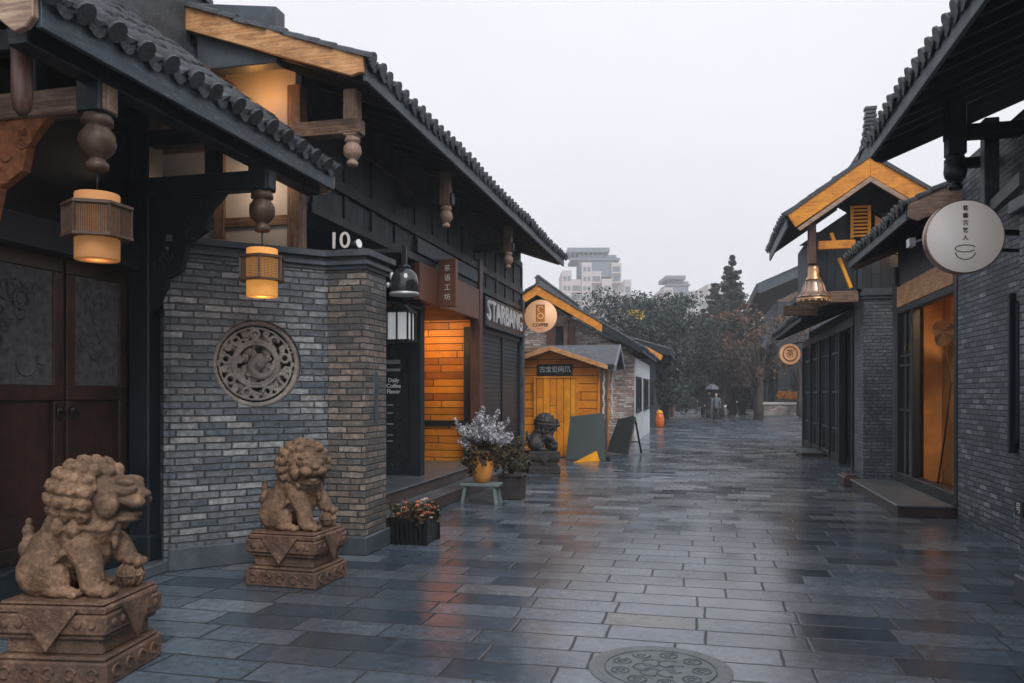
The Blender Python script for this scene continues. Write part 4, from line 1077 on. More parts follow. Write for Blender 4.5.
# ------------------------------------------------------------------ pale brick house
h_ = thing('brick_house', 'pale brick gabled house with three dark side windows beyond the kiosk', 'house', (-4.5, 29, 0))
mb = MB(); mb.prism([(-2.05, 26, 0), (-2.05, 26, 2.75), (-5.1, 26, 4.7), (-8.1, 26, 2.75), (-8.1, 26, 0)], (0, 7.4, 0)); mb.build('wall', M['brick_pale'], h_)
mb = MB(); mb.bb(-2.0, -2.05, 26.02, 33.38, 0, 2.7); mb.build('lit_side_wall', simple('pale_lit_brick', (.52, .55, .58), .8, var=.25, scale=3, bump=.5), h_)  # thin slab over the brick, the side wall's light put into its pale colour
for px0, px1 in ((637, 641.5), (644.2, 648.4), (650.2, 653.5)):
    y0 = -1.97 / (_d(px0)[0]) * _d(px0)[1]; y1 = -1.97 / (_d(px1)[0]) * _d(px1)[1]
    mb = MB(); mb.bb(-1.985, -2.0, y0, y1, 1.05, 2.05); wd = mb.build('window', M['glassdark'], h_)
    mb = MB()
    for a_, b_ in ((y0 - .08, y0), (y1, y1 + .08), ((y0 + y1) / 2 - .03, (y0 + y1) / 2 + .03)): mb.bb(-1.96, -1.999, a_, b_, .98, 2.12)
    mb.bb(-1.955, -1.999, y0 - .1, y1 + .1, .95, 1.05); mb.bb(-1.958, -1.999, y0 - .1, y1 + .1, 2.05, 2.12); mb.build('window_frame', M['darkwood'], wd)
a, b = onY(556, 345, 26), onY(566, 326, 26)
mb = MB(); mb.bb(a.x, b.x, 25.95, 26, a.z, b.z); wd = mb.build('window', M['glassdark'], h_)
for u0_, u1_ in ((a.x - .3, a.x), (b.x, b.x + .3)):
    mb = MB(); mb.bb(u0_, u1_, 25.93, 25.99, a.z, b.z); mb.build('shutter', M['redpost'], wd)
mb = MB(); mb.bb(-2.3, -7.9, 25.9, 25.99, 2.95, 3.1); mb.bb(-2.9, -3.02, 25.9, 25.99, 0, 2.95); mb.bb(-4.2, -4.34, 25.9, 25.99, 3.1, 4.0); mb.build('timber_band', M['beam'], h_)
r1 = gable_roof(h_, 25.3, 33.9, -1.75, -5.1, 2.98, .61, M['tile'], sp=.24, xb=-8.5, barge=False, fas=.12, ridge_h=.25, seed=13, drip=False)
mb = MB(); mb.prism([(-3.0, 25.3, 3.76), (-5.1, 25.3, 5.04), (-5.1, 25.3, 4.74), (-3.0, 25.3, 3.5)], (0, -.06, 0)); mb.build('bargeboard', M['barge_y'], r1, bevel=.006)
mb = MB(); mb.prism([(-8.3, 25.3, 3.1), (-5.1, 25.3, 5.04), (-5.1, 25.3, 4.74), (-8.3, 25.3, 2.85)], (0, -.05, 0)); mb.build('bargeboard', M['barge_y'], r1, bevel=.006)
mb = MB(); mb.prism([(-1.75, 25.3, 3.0), (-3.0, 25.3, 3.75), (-3.0, 25.3, 3.55), (-1.75, 25.3, 2.8)], (0, -.05, 0)); mb.build('bargeboard', M['darkwood'], r1, bevel=.006)  # unlit lower stretch of the board, its shade put into dark wood colour

# next house beyond with an orange eave
n_ = thing('far_house', 'small far house whose orange bargeboard shows beside the pale brick house', 'house', (-3, 38, 0))
mb = MB(); mb.bb(-2.2, -7, 38, 44, 0, 3.2); mb.build('wall', M['darkwood2'], n_)
r2 = gable_roof(n_, 37.2, 44, -1.3, -4.4, 3.55, .3, M['tile'], sp=.3, xb=-7.5, bmat=M['darkwood'], bh=.3, ridge_h=.2, seed=14, drip=False, far_barge=False)
q0, q1 = onY(645, 349, 37.1), onY(663, 356, 37.1)
mb = MB(); mb.prism([q0 + V((0, 0, .16)), q1 + V((0, 0, .02)), q1 + V((-.1, 0, -.2)), q0 + V((0, 0, -.08))], (0, -.06, 0)); mb.build('bargeboard', M['barge_y'], r2)
# orange drum lantern
t = thing('orange_drum', 'red orange drum shaped stand at the far corner of the pale brick house', 'drum', gnd(660, 427))
p = gnd(659.5, 427)
mb = MB(); mb.lathe([(.16, 0), (.19, .04), (.22, .22), (.22, .4), (.17, .6), (.15, .62)], (p.x, p.y, 0), 16); mb.build('body', M['orange_drum'], t)
mb = MB(); mb.lathe([(.155, .62), (.17, .66), (.12, .75), (.05, .8)], (p.x, p.y, 0), 16); mb.build('top', M['yellow'], t)

# ------------------------------------------------------------------ right side: far gatehouse (tall yellow gable)
e = thing('shop_gatehouse', 'tall gabled timber shopfront with yellow bargeboards and a grey brick pier on the right', 'building', (4, 20, 0))
mb = MB(); mb.bb(3.04, 3.86, 16.4, 17.3, 0, 3.55); mb.build('brick_pier', M['brick_even'], e, bevel=.008)
mb = MB()
for o_, a, b in ((.03, 3.36, 3.42), (.06, 3.42, 3.49), (.03, 3.49, 3.56)): mb.bb(3.04 - o_, 3.86 + o_, 16.4 - o_, 17.3 + o_, a, b)
mb.build('pier_cap', M['cap'], e, bevel=.005)
mb = MB(); mb.bb(3.2, 9, 17.3, 25.5, 0, 3.4); mb.bb(2.95, 9, 16.45, 19.0, 3.57, 5.0); mb.bb(3.88, 9, 16.5, 17.3, 0, 3.56); mb.build('wall', M['darkwood2'], e)
mb = MB(); mb.bb(2.15, 2.95, 16.5, 19.0, 3.5, 4.7); mb.build('oriel', M['darkwood2'], e)
mb = MB(); mb.prism([(1.9, 16.45, 4.45), (3.0, 16.45, 5.2), (4.1, 16.45, 4.45)], (0, .1, 0)); mb.build('gable_board', M['darkwood'], e)
mb = MB(); mb.prism([(3.25, 16.43, 4.3), (3.25, 16.43, 4.95), (4.1, 16.43, 4.4), (4.1, 16.43, 4.1)], (0, -.03, 0)); mb.build('gable_plaster', simple('warm_plaster', (.55, .36, .24), .8, var=.1), e)
a, b = onY(850.5, 237, 16.3), onY(871, 205, 16.3)
mb = MB()
mb.bb(a.x, a.x + .05, 16.3, 16.36, a.z - .03, b.z); mb.bb(b.x - .05, b.x, 16.3, 16.36, a.z - .03, b.z)
for i in range(9):
    z = a.z + .02 + i * (b.z - a.z - .04) / 8; mb.bb(a.x, b.x, 16.305, 16.345, z - .018, z + .018)
mb.build('louver_window', M['louver'], e)
a, b = onY(818, 250, 15.95), onY(855, 240, 15.95)
mb = MB(); mb.bb(a.x, b.x, 15.9, 16.0, a.z, b.z); mb.build('tie_beam', M['barge_y'], e, bevel=.008)
a, b = onY(839, 258, 16.2), onY(851, 288, 16.2)
mb = MB(); mb.bar(a, b, .06, .07, up=(0, 1, 0)); mb.build('strut', M['louver'], e)
a, b = onY(831, 233, 16.2), onY(834, 241, 16.2); mb = MB(); mb.bar(a, b, .06, .06, up=(0, 1, 0)); mb.build('strut', M['louver'], e)
a, b = onY(783, 316, 17.6), onY(818, 305, 17.6); mb = MB(); mb.bb(a.x, b.x, 17.55, 17.68, a.z, b.z); mb.build('beam', M['beam'], e, bevel=.008)
a, b = onY(826, 303, 16.1), onY(858, 291, 16.1); mb = MB(); mb.bb(a.x, b.x, 16.05, 16.2, a.z, b.z); mb.build('beam', M['beam'], e, bevel=.008)
mb = MB(); mb.bb(2.0, 2.1, 16.2, 19.1, 3.52, 3.66); mb.bb(2.15, 3.3, 18.9, 19.0, 3.42, 3.5); mb.build('beam', M['darkwood'], e, bevel=.008)
mb = MB(); mb.bb(1.98, 2.12, 15.83, 15.97, 3.98, 4.75); mb.build('hanging_post', M['redpost'], e, bevel=.01)
# shopfront
mb = MB(); mb.bb(3.02, 3.1, 17.35, 25.5, 2.93, 3.12); mb.build('lintel', M['fascia'], e, bevel=.006)
mb = MB(); mb.bb(3.03, 3.12, 19.2, 25.5, 0, .18); mb.build('sill', M['stone_dark'], e, bevel=.008)
for i, yy in enumerate((17.4, 18.95, 20.4, 22.0, 23.7, 25.4)):
    mb = MB(); mb.bb(3.0, 3.14, yy - .08, yy + .08, 0, 2.93); mb.build('post', M['darkwood'], e, bevel=.008)
for y0, y1 in ((18.95, 20.4), (20.4, 22.0), (22.0, 23.7), (23.7, 25.4)):
    mb = MB(); mb.bb(3.1, 3.13, y0 + .09, y1 - .09, .18, 2.9); dd = mb.build('glazed_door', M['glassdark'], e)
    mb = MB(); m_ = (y0 + y1) / 2
    for q in (y0 + .1, m_ - .04, m_ + .04, y1 - .1): mb.bb(3.06, 3.1, q - .03, q + .03, .18, 2.9)
    for q in (.75, 1.6, 2.5): mb.bb(3.065, 3.1, y0 + .1, y1 - .1, q - .025, q + .025)
    for q in (y0 + .42, y1 - .42): mb.bb(3.07, 3.1, q - .012, q + .012, .75, 2.9)
    mb.build('lattice', M['fascia'], dd)
mb = MB(); mb.bb(3.16, 3.19, 17.48, 18.86, .1, 2.92); mb.build('doorway_shade_panel', M['glassdark'], e)  # dark sheet standing in for the shade inside the open door
low = gable_roof(e, 19.3, 25.9, 2.25, 4.5, 3.35, .45, M['tile'], sp=.24, xb=6.5, barge=True, bmat=M['darkwood'], ridge_h=.15, seed=17, fas=.13, name='lower_roof')
r3 = gable_roof(e, 15.6, 19.25, 1.57, 3.0, 4.85, .68, M['tile_green'], sp=.215, barge=False, ridge_h=.2, seed=18, fas=.24, name='upper_roof', xb=4.43)
for sx in (-1, 1):
    mb = MB(); mb.prism([(3.0 + sx * 1.43, 15.58, 4.86), (3.0, 15.58, 5.84), (3.0, 15.58, 5.48), (3.0 + sx * 1.28, 15.58, 4.62)], (0, -.06, 0)); mb.build('bargeboard', M['barge_y'], r3, bevel=.006)
    mb = MB(); mb.prism([(3.0 + sx * 1.47, 15.55, 4.9), (3.0, 15.55, 5.91), (3.0, 15.55, 5.83), (3.0 + sx * 1.47, 15.55, 4.82)], (0, -.06, 0)); mb.build('barge_trim', M['tile'], r3)
    mb = MB(); mb.prism([(3.0 + sx * 1.25, 15.56, 4.6), (3.0, 15.56, 5.47), (3.0, 15.56, 5.38), (3.0 + sx * 1.2, 15.56, 4.55)], (0, -.06, 0)); mb.build('barge_trim', M['barge_dim'], r3)
mb = MB(); pts = []                                     # upswept ridge end of stacked tiles
for q in range(17):
    f = q / 16; c = V((3.0, 16.5 - .95 * (1 - (1 - f) ** 2), 5.98 + .72 * f ** 1.6)); mb.box(c, (.2 - .01 * (q % 2) * 3, .3 - .13 * f, .05))
mb.box((3.0, 15.55, 6.36), (.001, .001, .001)); mb.build('ridge_end', M['tile'], r3)
mb = MB()
for q in range(9): mb.box((3.0, 18.9 + .02 * q, 6.0 + .045 * q), (.24 - .03 * (q % 2), .3, .045))
mb.build('ridge_end', M['tile'], r3)
lamp('gable_lamp', (3.75, 16.1, 4.35), 5, (1, .5, .15), .05)

# bell shaped hanging lamp
c = onY(813.5, 262, 15.9)
t = thing('bell_lamp', 'large tiered brass bell lamp hanging from the right yellow gable', 'lamp', (c.x, c.y, 3.2))
mb = MB(); mb.tube([(c.x, c.y, 4.02), (c.x, c.y, 3.9)], .012, 6); mb.arc((c.x, c.y, 4.0), (1, 0, 0), (0, 0, 1), .04, .01, 0, 360, 16, 5); mb.build('hook', M['black'], t)
mb = MB(); mb.lathe([(.04, .78), (.09, .76), (.1, .7), (.1, .58), (.13, .55), (.135, .52), (.15, .5)], (c.x, c.y, 3.18), 20); mb.build('neck', M['brass'], t)
mb = MB(); mb.lathe([(.14, .5), (.17, .42), (.2, .3), (.24, .24), (.3, .2), (.31, .18), (.27, .17)], (c.x, c.y, 3.18), 24)
for k in range(10):
    a = k * .628; mb.tube([(c.x + .155 * math.cos(a), c.y + .155 * math.sin(a), 3.66), (c.x + .215 * math.cos(a), c.y + .215 * math.sin(a), 3.47), (c.x + .31 * math.cos(a), c.y + .31 * math.sin(a), 3.37)], .01, 5)
mb.build('bell', M['copper'], t)
mb = MB(); mb.lathe([(.3, .17), (.29, .1), (.22, .03), (.12, 0), (.03, -.02)], (c.x, c.y, 3.18), 24)
for k in range(16):
    a = k * .3927; mb.ell((c.x + .28 * math.cos(a), c.y + .28 * math.sin(a), 3.28), (.03, .03, .035), 6)
mb.build('bowl', M['brass'], t)

# small round sign far along the right row
t, Fm = round_sign('round_lantern_sign', 'small round amber sign hanging at the far end of the right shop row', onY(790, 354, 25.8), .33, (cs, sn, 0), M['coffee'], M['copper'])
mb = MB(); mb.arc(Fm @ V((0, 0, .012)), Fm.to_3x3() @ V((1, 0, 0)), (0, 0, 1), .22, .02, 0, 360, 30, 5)
mb.build('painted_ring', M['brass'], t)
text_mesh('lettering', '茶', .26, M['brown_ink'], t, Fm @ Matrix.Translation((0, 0, .012)), .004)
c = onY(790, 354, 25.8); mb = MB(); mb.bar(c + V((0, .03, .3)), (3.1, 25.8, c.z + .36), .03, .03); mb.build('bracket', M['black'], t)

# step slabs
def slab(label, x0, x1, y0, y1, h):
    t = thing('door_step', label, 'step', ((x0 + x1) / 2, (y0 + y1) / 2, 0), 'stone door steps on the right side')
    mb = MB(); mb.bb(x0 + .02, x1, y0 + .02, y1 - .02, 0, h - .035); mb.build('base', M['riser'], t, bevel=.006)
    mb = MB(); mb.bb(x0, x1, y0, y1, h - .035, h); mb.build('tread', M['step'], t, bevel=.008)
slab('long dark door step below the lit orange shop entrance', 2.42, 3.12, 10.95, 14.15, .15)
slab('small dark door step far along the glazed shopfront', 2.45, 3.0, 20.9, 22.6, .1)
t = thing('stone_block', 'small reddish stone block between the long step and the dark doorway', 'block', (2.6, 14.6, 0))
mb = MB(); mb.bb(2.36, 2.62, 14.35, 15.0, 0, .16); mb.bb(2.4, 2.58, 14.4, 14.95, .16, .19); mb.build('block', M['riser'], t, bevel=.02)

# ------------------------------------------------------------------ right foreground: brick tea shop
f_ = thing('brick_shop', 'dark grey brick shop with tiled eaves and a lit orange entrance in the right foreground', 'building', (4.2, 10, 0))
mb = MB(); mb.bb(3.1, 3.5, -2.0, 10.86, 0, 4.35); mb.bb(3.48, 9.5, 10.5, 10.85, 0, 4.34); mb.build('brick_wall', M['brick_right'], f_)
mb = MB(); mb.bb(3.09, 3.3, 14.06, 14.25, 0, 3.6); mb.bb(3.3, 9.5, 14.12, 14.3, 0, 3.6); mb.bb(3.14, 9.5, 10.87, 14.1, 3.25, 4.0); mb.build('wall', M['darkwood2'], f_)
mb = MB(); mb.bb(3.09, 3.3, 10.87, 11.0, .1, 3.3); mb.bb(3.09, 3.3, 13.9, 14.06, .1, 3.3); mb.bb(3.092, 3.25, 11.0, 13.9, .14, .3); mb.bb(3.095, 3.2, 13.0, 13.1, .3, 2.9); mb.bb(3.093, 3.22, 11.0, 13.9, 2.83, 2.93)
df = mb.build('door_frame', M['darkwood'], f_, bevel=.008)
mb = MB(); mb.bb(3.08, 3.2, 11.0, 13.9, 2.93, 3.26); mb.build('orange_lintel', M['barge'], f_, bevel=.006)
mb = MB(); mb.bb(3.14, 3.15, 13.1, 13.9, .3, 2.83); mb.build('glass_pane', M['glassdark'], df)
mb = MB()
for z in (1.3, 2.0, 2.15): mb.bb(3.12, 3.17, 13.1, 13.9, z - .02, z + .02)
mb.bb(3.12, 3.17, 13.48, 13.52, .3, 2.83); mb.build('pane_bars', M['darkwood'], df)
mb = MB()                                              # interior room shell
mb.bb(3.5, 6.0, 14.0, 14.1, .15, 3.2); mb.bb(5.9, 6.0, 10.9, 14.0, .15, 3.2); mb.bb(3.2, 6.0, 10.87, 10.95, .15, 3.2); mb.bb(3.25, 6.0, 10.9, 14.1, 3.2, 3.24)
mb.build('interior_wall', M['warmwall'], f_)
mb = MB(); mb.bb(3.2, 6.0, 10.87, 14.1, .1, .15); mb.build('interior_floor', M['redpost'], f_)
# interior screen wall close behind the entrance
mb = MB(); mb.bb(3.75, 3.82, 11.0, 13.9, .15, 3.1); mb.build('interior_screen', M['warmwall'], f_, bevel=.004)
lp = thing('dried_lotus_leaf', 'tall dried lotus leaf on a thin bent stem inside the lit entrance', 'dried plant', (3.6, 11.7, .2))
c = onX(944, 333, 3.55); b0 = onX(938, 445, 3.6); b0.z = .16; m_ = onX(951, 385, 3.6)
mb = MB(); mb.tube([b0, b0.lerp(m_, .5) + V((0, -.03, 0)), m_, c + V((0, 0, -.1)), c], [.014, .013, .013, .012, .01], 6); mb.build('stem', M['stem'], lp)
mb = MB(); vs = [c + V((0, 0, .02))]; nn_ = 20
for k in range(nn_):
    a = 2 * math.pi * k / nn_; q = .2 * (1 + .15 * math.sin(3 * a + 1)); vs.append(c + V((q * .85 * math.cos(a), -.04 + .03 * math.sin(5 * a), q * math.sin(a) * .95)))
mb.add(vs, [(0, 1 + k, 1 + (k + 1) % nn_) for k in range(nn_)]); mb.add([v + V((0, .012, 0)) for v in vs], [(0, 1 + k, 1 + (k + 1) % nn_) for k in range(nn_)]); mb.build('leaf', M['stem'], lp)
for z, e_ in ((3.0, 19),): lamp('shop_ceiling_light', (3.48, 12.1, 3.1), e_, (1, .62, .32), kind='AREA', size=.35, rot=(0, R(25), 0))
gable_roof(f_, 10.75, 14.7, 2.5, 5.2, 3.86, .42, M['tile_green'], sp=.215, xb=8, bmat=M['barge_dim'], bh=.26, fas=.16, ridge_h=.2, seed=21, name='middle_roof')
gable_roof(f_, -2.0, 9.8, 1.9, 5.4, 4.4, .42, M['tile_green'], sp=.215, xb=8.5, bmat=M['darkwood'], bh=.3, fas=.17, ridge_h=.2, seed=22, name='front_roof')
for yy in (8.84, 5.2, 2.0):
    lotus(f_, 2.5, yy, 3.6, 4.5, 1.0, mat=M['darkwood'], mat2=M['darkwood'])
    mb = MB(); mb.bb(2.4, 3.1, yy - .06, yy + .06, 4.1, 4.24); mb.build('tie_beam', M['darkwood'], f_, bevel=.006)
a = onY(985, 150, 9.2); b = onY(1001, 207, 9.2)
mb = MB(); mb.bb(2.86, 3.0, 9.14, 9.28, b.z, 4.4); mb.build('short_post', M['fascia'], f_, bevel=.008)
mb = MB(); mb.bar(onX(992, 208, 2.95), onX(1024, 178, 2.7), .07, .12); mb.build('brace', M['fascia'], f_)
mb = MB(); mb.bb(2.6, 3.1, 9.5, 9.6, 4.0, 4.1); mb.build('beam', M['darkwood'], f_)
mb = MB(); mb.prism([(3.03, 8.75, 1.1), (3.03, 9.0, .95), (3.03, 9.0, 2.5), (3.03, 8.75, 2.42)], (.07, 0, 0)); mb.bb(2.99, 3.05, 8.84, 8.9, .98, 2.55); tag(mb.build('wall_board', M['darkwood'], None, bevel=.005), 'tall narrow dark wooden board fixed to the right brick wall', 'board')
pw = thing('brick_pier', 'projecting dark brick pier at the right edge of the view', 'pier', (2.6, 5, 0))
mb = MB(); mb.bb(2.33, 3.09, 5.9, 6.7, 0, 2.9); mb.build('shaft', M['brick_right'], pw, bevel=.008)
mb = MB(); mb.bb(2.27, 3.09, 5.84, 6.76, 2.9, 3.0); mb.build('cap', M['cap'], pw, bevel=.01)
mb = MB(); mb.bb(2.3, 3.09, 5.87, 6.73, 0, .2); mb.build('base_course', M['cap'], pw, bevel=.01)
mb = MB(); a = onX(1016, 500, 2.33); b = onX(1024, 518, 2.33); mb.bb(2.32, 2.335, b.y, a.y, b.z, a.z); pl_ = mb.build('number_plate', M['ink'], pw)
text_mesh('lettering', '号', .09, M['white'], pl_, frame((2.318, (a.y + b.y) / 2, (a.z + b.z) / 2), (0, -1, 0)), .001)

# round tea sign
c = atD(965, 236.5, 7.6); fwd = V((-sn, cs, 0)); rt = V((cs, sn, 0)); rt2 = V((1, .06, 0)).normalized()
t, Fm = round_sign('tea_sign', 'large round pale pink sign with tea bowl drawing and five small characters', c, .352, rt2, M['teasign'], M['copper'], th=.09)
text_mesh('lettering', '茗\n香\n茶\n艺\n人', .05, M['ink'], t, Fm @ Matrix.Translation((0, .125, .012)), .002, line=1.4, bold=.0015)
mb = MB()
X3 = Fm.to_3x3() @ V((1, 0, 0)); Z3 = V((0, 0, 1)); pc_ = Fm @ V((0, -.115, .013))
def el_arc(mb, c, a, b, r, t0, t1, n=24):
    pts = [c + X3 * (a * math.cos(R(t0 + (t1 - t0) * i / n))) + Z3 * (b * math.sin(R(t0 + (t1 - t0) * i / n))) for i in range(n + 1)]
    mb.tube(pts, r, 5)
el_arc(mb, pc_, .092, .033, .0045, 20, 330); el_arc(mb, pc_ + Z3 * -.03, .088, .075, .0045, 185, 350)
mb.build('bowl_drawing', M['ink'], t)
mb = MB(); mb.bar(c + rt * .3 + V((0, .05, .05)), (3.1, c.y + .25, c.z + .05), .04, .05); mb.bar(c + rt * .3 + V((0, .05, -.12)), (3.1, c.y + .25, c.z - .12), .03, .03); mb.build('bracket', M['black'], t)
t = thing('sign_clamp', 'small dark metal box at the left of the round tea sign', 'clamp', c - rt * .55)
q = onX(911, 243, 2.55); mb = MB(); mb.box(q, (.07, .16, .1)); mb.bar(q, q + V((.3, .1, .1)), .03, .03); mb.bar(q + V((.3, .1, .1)), (3.1, q.y + .2, q.z + .12), .03, .03); mb.build('clamp_box', M['steelwhite'], t)
t.location = q; 
for ch in [o for o in bpy.data.objects if o.parent == t]:
    dlt = WP[ch.name] - q
    for v in ch.data.vertices: v.co += dlt

# manhole
m_ = gnd(660, 669)
t = thing('manhole_cover', 'round engraved manhole cover set in the wet paving', 'manhole cover', (m_.x, m_.y, 0))
mb = MB(); mb.lathe([(.36, .0), (.4, .0), (.4, .004), (.36, .004)], (m_.x, m_.y, 0), 48, False); mb.build('rim', M['iron'], t)
mb = MB(); mb.lathe([(.01, .001), (.352, .001), (.352, .005), (.01, .005)], (m_.x, m_.y, 0), 48, False); lid = mb.build('lid', M['iron'], t)
mb = MB(); rr = random.Random(8)
mb.arc((m_.x, m_.y, .006), (1, 0, 0), (0, 1, 0), .31, .005, 0, 360, 48, 5)
for k in range(9):
    a = k * .7; c = (m_.x + .23 * math.cos(a), m_.y + .23 * math.sin(a), .006); mb.arc(c, (1, 0, 0), (0, 1, 0), .05, .005, rr.uniform(0, 180), rr.uniform(300, 600), 16, 5); mb.arc(c, (1, 0, 0), (0, 1, 0), .022, .005, 0, 300, 10, 5)
for k in range(6):
    a = k * 1.05; mb.arc((m_.x + .09 * math.cos(a), m_.y + .09 * math.sin(a), .006), (1, 0, 0), (0, 1, 0), .06, .005, R(a) + 50, 300, 14, 5)
mb.build('engraving', M['iron'], lid)

# ------------------------------------------------------------------ far right: house, wall with flowers
fh = thing('curved_roof_house', 'far grey house with a tall tiled roof at the right bend of the street', 'house', (7, 60, 0))
mb = MB(); mb.bb(5.2, 16, 57, 82, 0, 8.0); mb.build('wall', M['darkwood2'], fh)
mb = MB(); mb.bb(5.14, 5.2, 57, 82, 3.5, 4.2); mb.build('timber_band', M['beam'], fh)
mb = MB(); mb.prism([(5.0, 56.95, 7.8), (9.8, 56.95, 10.2), (14.6, 56.95, 7.8)], (0, .1, 0)); mb.build('gable_panel', M['beam'], fh)
gable_roof(fh, 56, 83, 3.8, 9.8, 8.9, .42, M['tile'], sp=.6, bmat=M['fascia'], bh=.7, fas=.4, ridge_h=.5, seed=31, drip=False)
for i in range(5):
    mb = MB(); y0 = 58.5 + i * 4.6; mb.bb(5.17, 5.2, y0, y0 + 1.8, .9, 2.9); mb.build('window', M['glassdark'], fh)
for i in range(3):
    mb = MB(); mb.bb(6 + i * 2.6, 7.4 + i * 2.6, 56.97, 57, .9, 3.0); mb.build('window', M['glassdark'], fh)
p0, p1 = gnd(764, 417), gnd(812, 418)
fw = thing('garden_wall', 'low pale stone garden wall below the orange flowers at the street bend', 'wall', p0)
mb = MB(); mb.bb(p0.x, p1.x + 2, p0.y, p0.y + .5, 0, .85); mb.build('wall_face', M['brick_pale'], fw)
mb = MB(); mb.bb(p0.x - .08, p1.x + 2.08, p0.y - .08, p0.y + .58, .85, 1.0); mb.build('coping', M['concrete'], fw)
mb = MB(); mb.bb(p0.x - .9, p1.x + 2, p0.y - 1.2, p0.y - .02, 0, .12); mb.build('base_step', M['step'], fw)
rnd = random.Random(5)
t = thing('flower_bed', 'bright orange flowers massed on top of the low garden wall', 'flower box', (p0.x + 1.2, p0.y + .3, 1.0))
mb = MB(); mb.bb(p0.x + .75, p1.x + 1.8, p0.y + .08, p0.y + .42, 1.0, 1.2); mb.build('box', M['stone_dark'], t)
mb = MB()
for k in range(60): leaf_quads(mb, (p0.x + .9 + rnd.random() * 1.9, p0.y + .25, 1.3 + rnd.random() * .35), (.2, .2, .15), 12, .1, rnd)
mb.build('flowers', leaf_mat('orange_flower_mass', (.5, .15, .02), (.8, .3, .02), (.85, .45, .05), 2), t)
# ------------------------------------------------------------------ trees
broad_tree('spreading_tree', 'large grey green spreading tree right behind the pale brick house', (-4.4, 47, 0), 7.5, (4.0, 4.2, 3.3), M['leaf_grey'], 1, n=170, per=150, leaf=.1)
broad_tree('spreading_tree', 'dark rounded tree filling the left side of the street end', (-2.2, 52, 0), 8.1, (3.2, 3.5, 3.8), M['leaf_grey'], 2, n=160, per=150, leaf=.1)
broad_tree('spreading_tree', 'pale tree top low behind the pale brick house roof', (-8.5, 58, 0), 7.2, (3.5, 4, 3.0), M['leaf_grey'], 3, n=90, per=110, leaf=.12)
broad_tree('spreading_tree', 'low dark tree overhanging the street beyond the orange drum', (-2.6, 43, 0), 5.0, (1.5, 2.2, 2.0), M['leaf_dark'], 4, n=50, per=70, leaf=.13)
p = atD(632, 315, 44)
t = thing('yellow_branch', 'small spray of yellow leaves high on the spreading tree', 'branch', p)
mb = MB(); mb.tube([p + V((-.5, .3, -.5)), p + V((0, .1, -.1)), p + V((.4, 0, .05))], [.04, .03, .01], 6); mb.build('twig', M['bark'], t)
mb = MB()
for k in range(14): leaf_quads(mb, p + V((rnd.uniform(-.6, .6), rnd.uniform(-.3, .3), rnd.uniform(-.2, .25))), (.18, .18, .12), 12, .09, rnd)
mb.build('leaves', M['leaf_yellow'], t)
p = gnd(734, 416); conifer('conifer_tree', 'tallest slim conifer standing against the sky', (p.x, p.y + 3, 0), 12.0, 3.3, M['leaf_con'], 5, 24)
p = gnd(716, 414); conifer('conifer_tree', 'second conifer just left of the tallest one', (p.x, p.y + 2, 0), 10.7, 3.1, M['leaf_con'], 6, 22)
p = gnd(703, 414); conifer('conifer_tree', 'brownish shorter conifer left of the pair', (p.x, p.y, 0), 8.2, 2.2, M['leaf_con'], 7, 16)
broad_tree('autumn_tree', 'russet leafed tree low in front of the two conifers', gnd(722, 417), 5.8, (2.2, 2, 2.0), leaf_mat('dull_russet_leaves', (.025, .028, .026), (.07, .05, .04), (.15, .09, .06)), 8, n=60, per=60, leaf=.13)
broad_tree('autumn_tree', 'brown autumn tree in front of the curved roof house', gnd(758, 420), 7.4, (2.6, 2.4, 2.6), M['leaf_brown'], 9, n=34, per=50, leaf=.12)
broad_tree('dark_tree', 'dark broad tree filling the right side of the street end', gnd(742, 415), 6.4, (2.6, 3.0, 2.8), M['leaf_dark'], 10, n=80, per=70, leaf=.16)
broad_tree('bare_autumn_tree', 'thin reddish tree over the orange flowers', gnd(803, 420) + V((.4, 5, 0)), 6.4, (1.8, 1.6, 2.0), M['leaf_brown'], 12, n=26, per=34, leaf=.11)
mb = MB(); rnd = random.Random(77)
for k in range(420):
    x = rnd.uniform(-22, 26); leaf_quads(mb, (x, 88 + rnd.uniform(-3, 5), rnd.uniform(.3, 4.6 + 1.6 * math.sin(x * .7)) * (1 if k % 2 else .4)), (1.4, 1.4, 1.1), 40, .4, rnd)
tag(mb.build('distant_wood', M['leaf_dark'], kind='stuff'), 'dark mass of trees closing the far end of the street', 'trees')

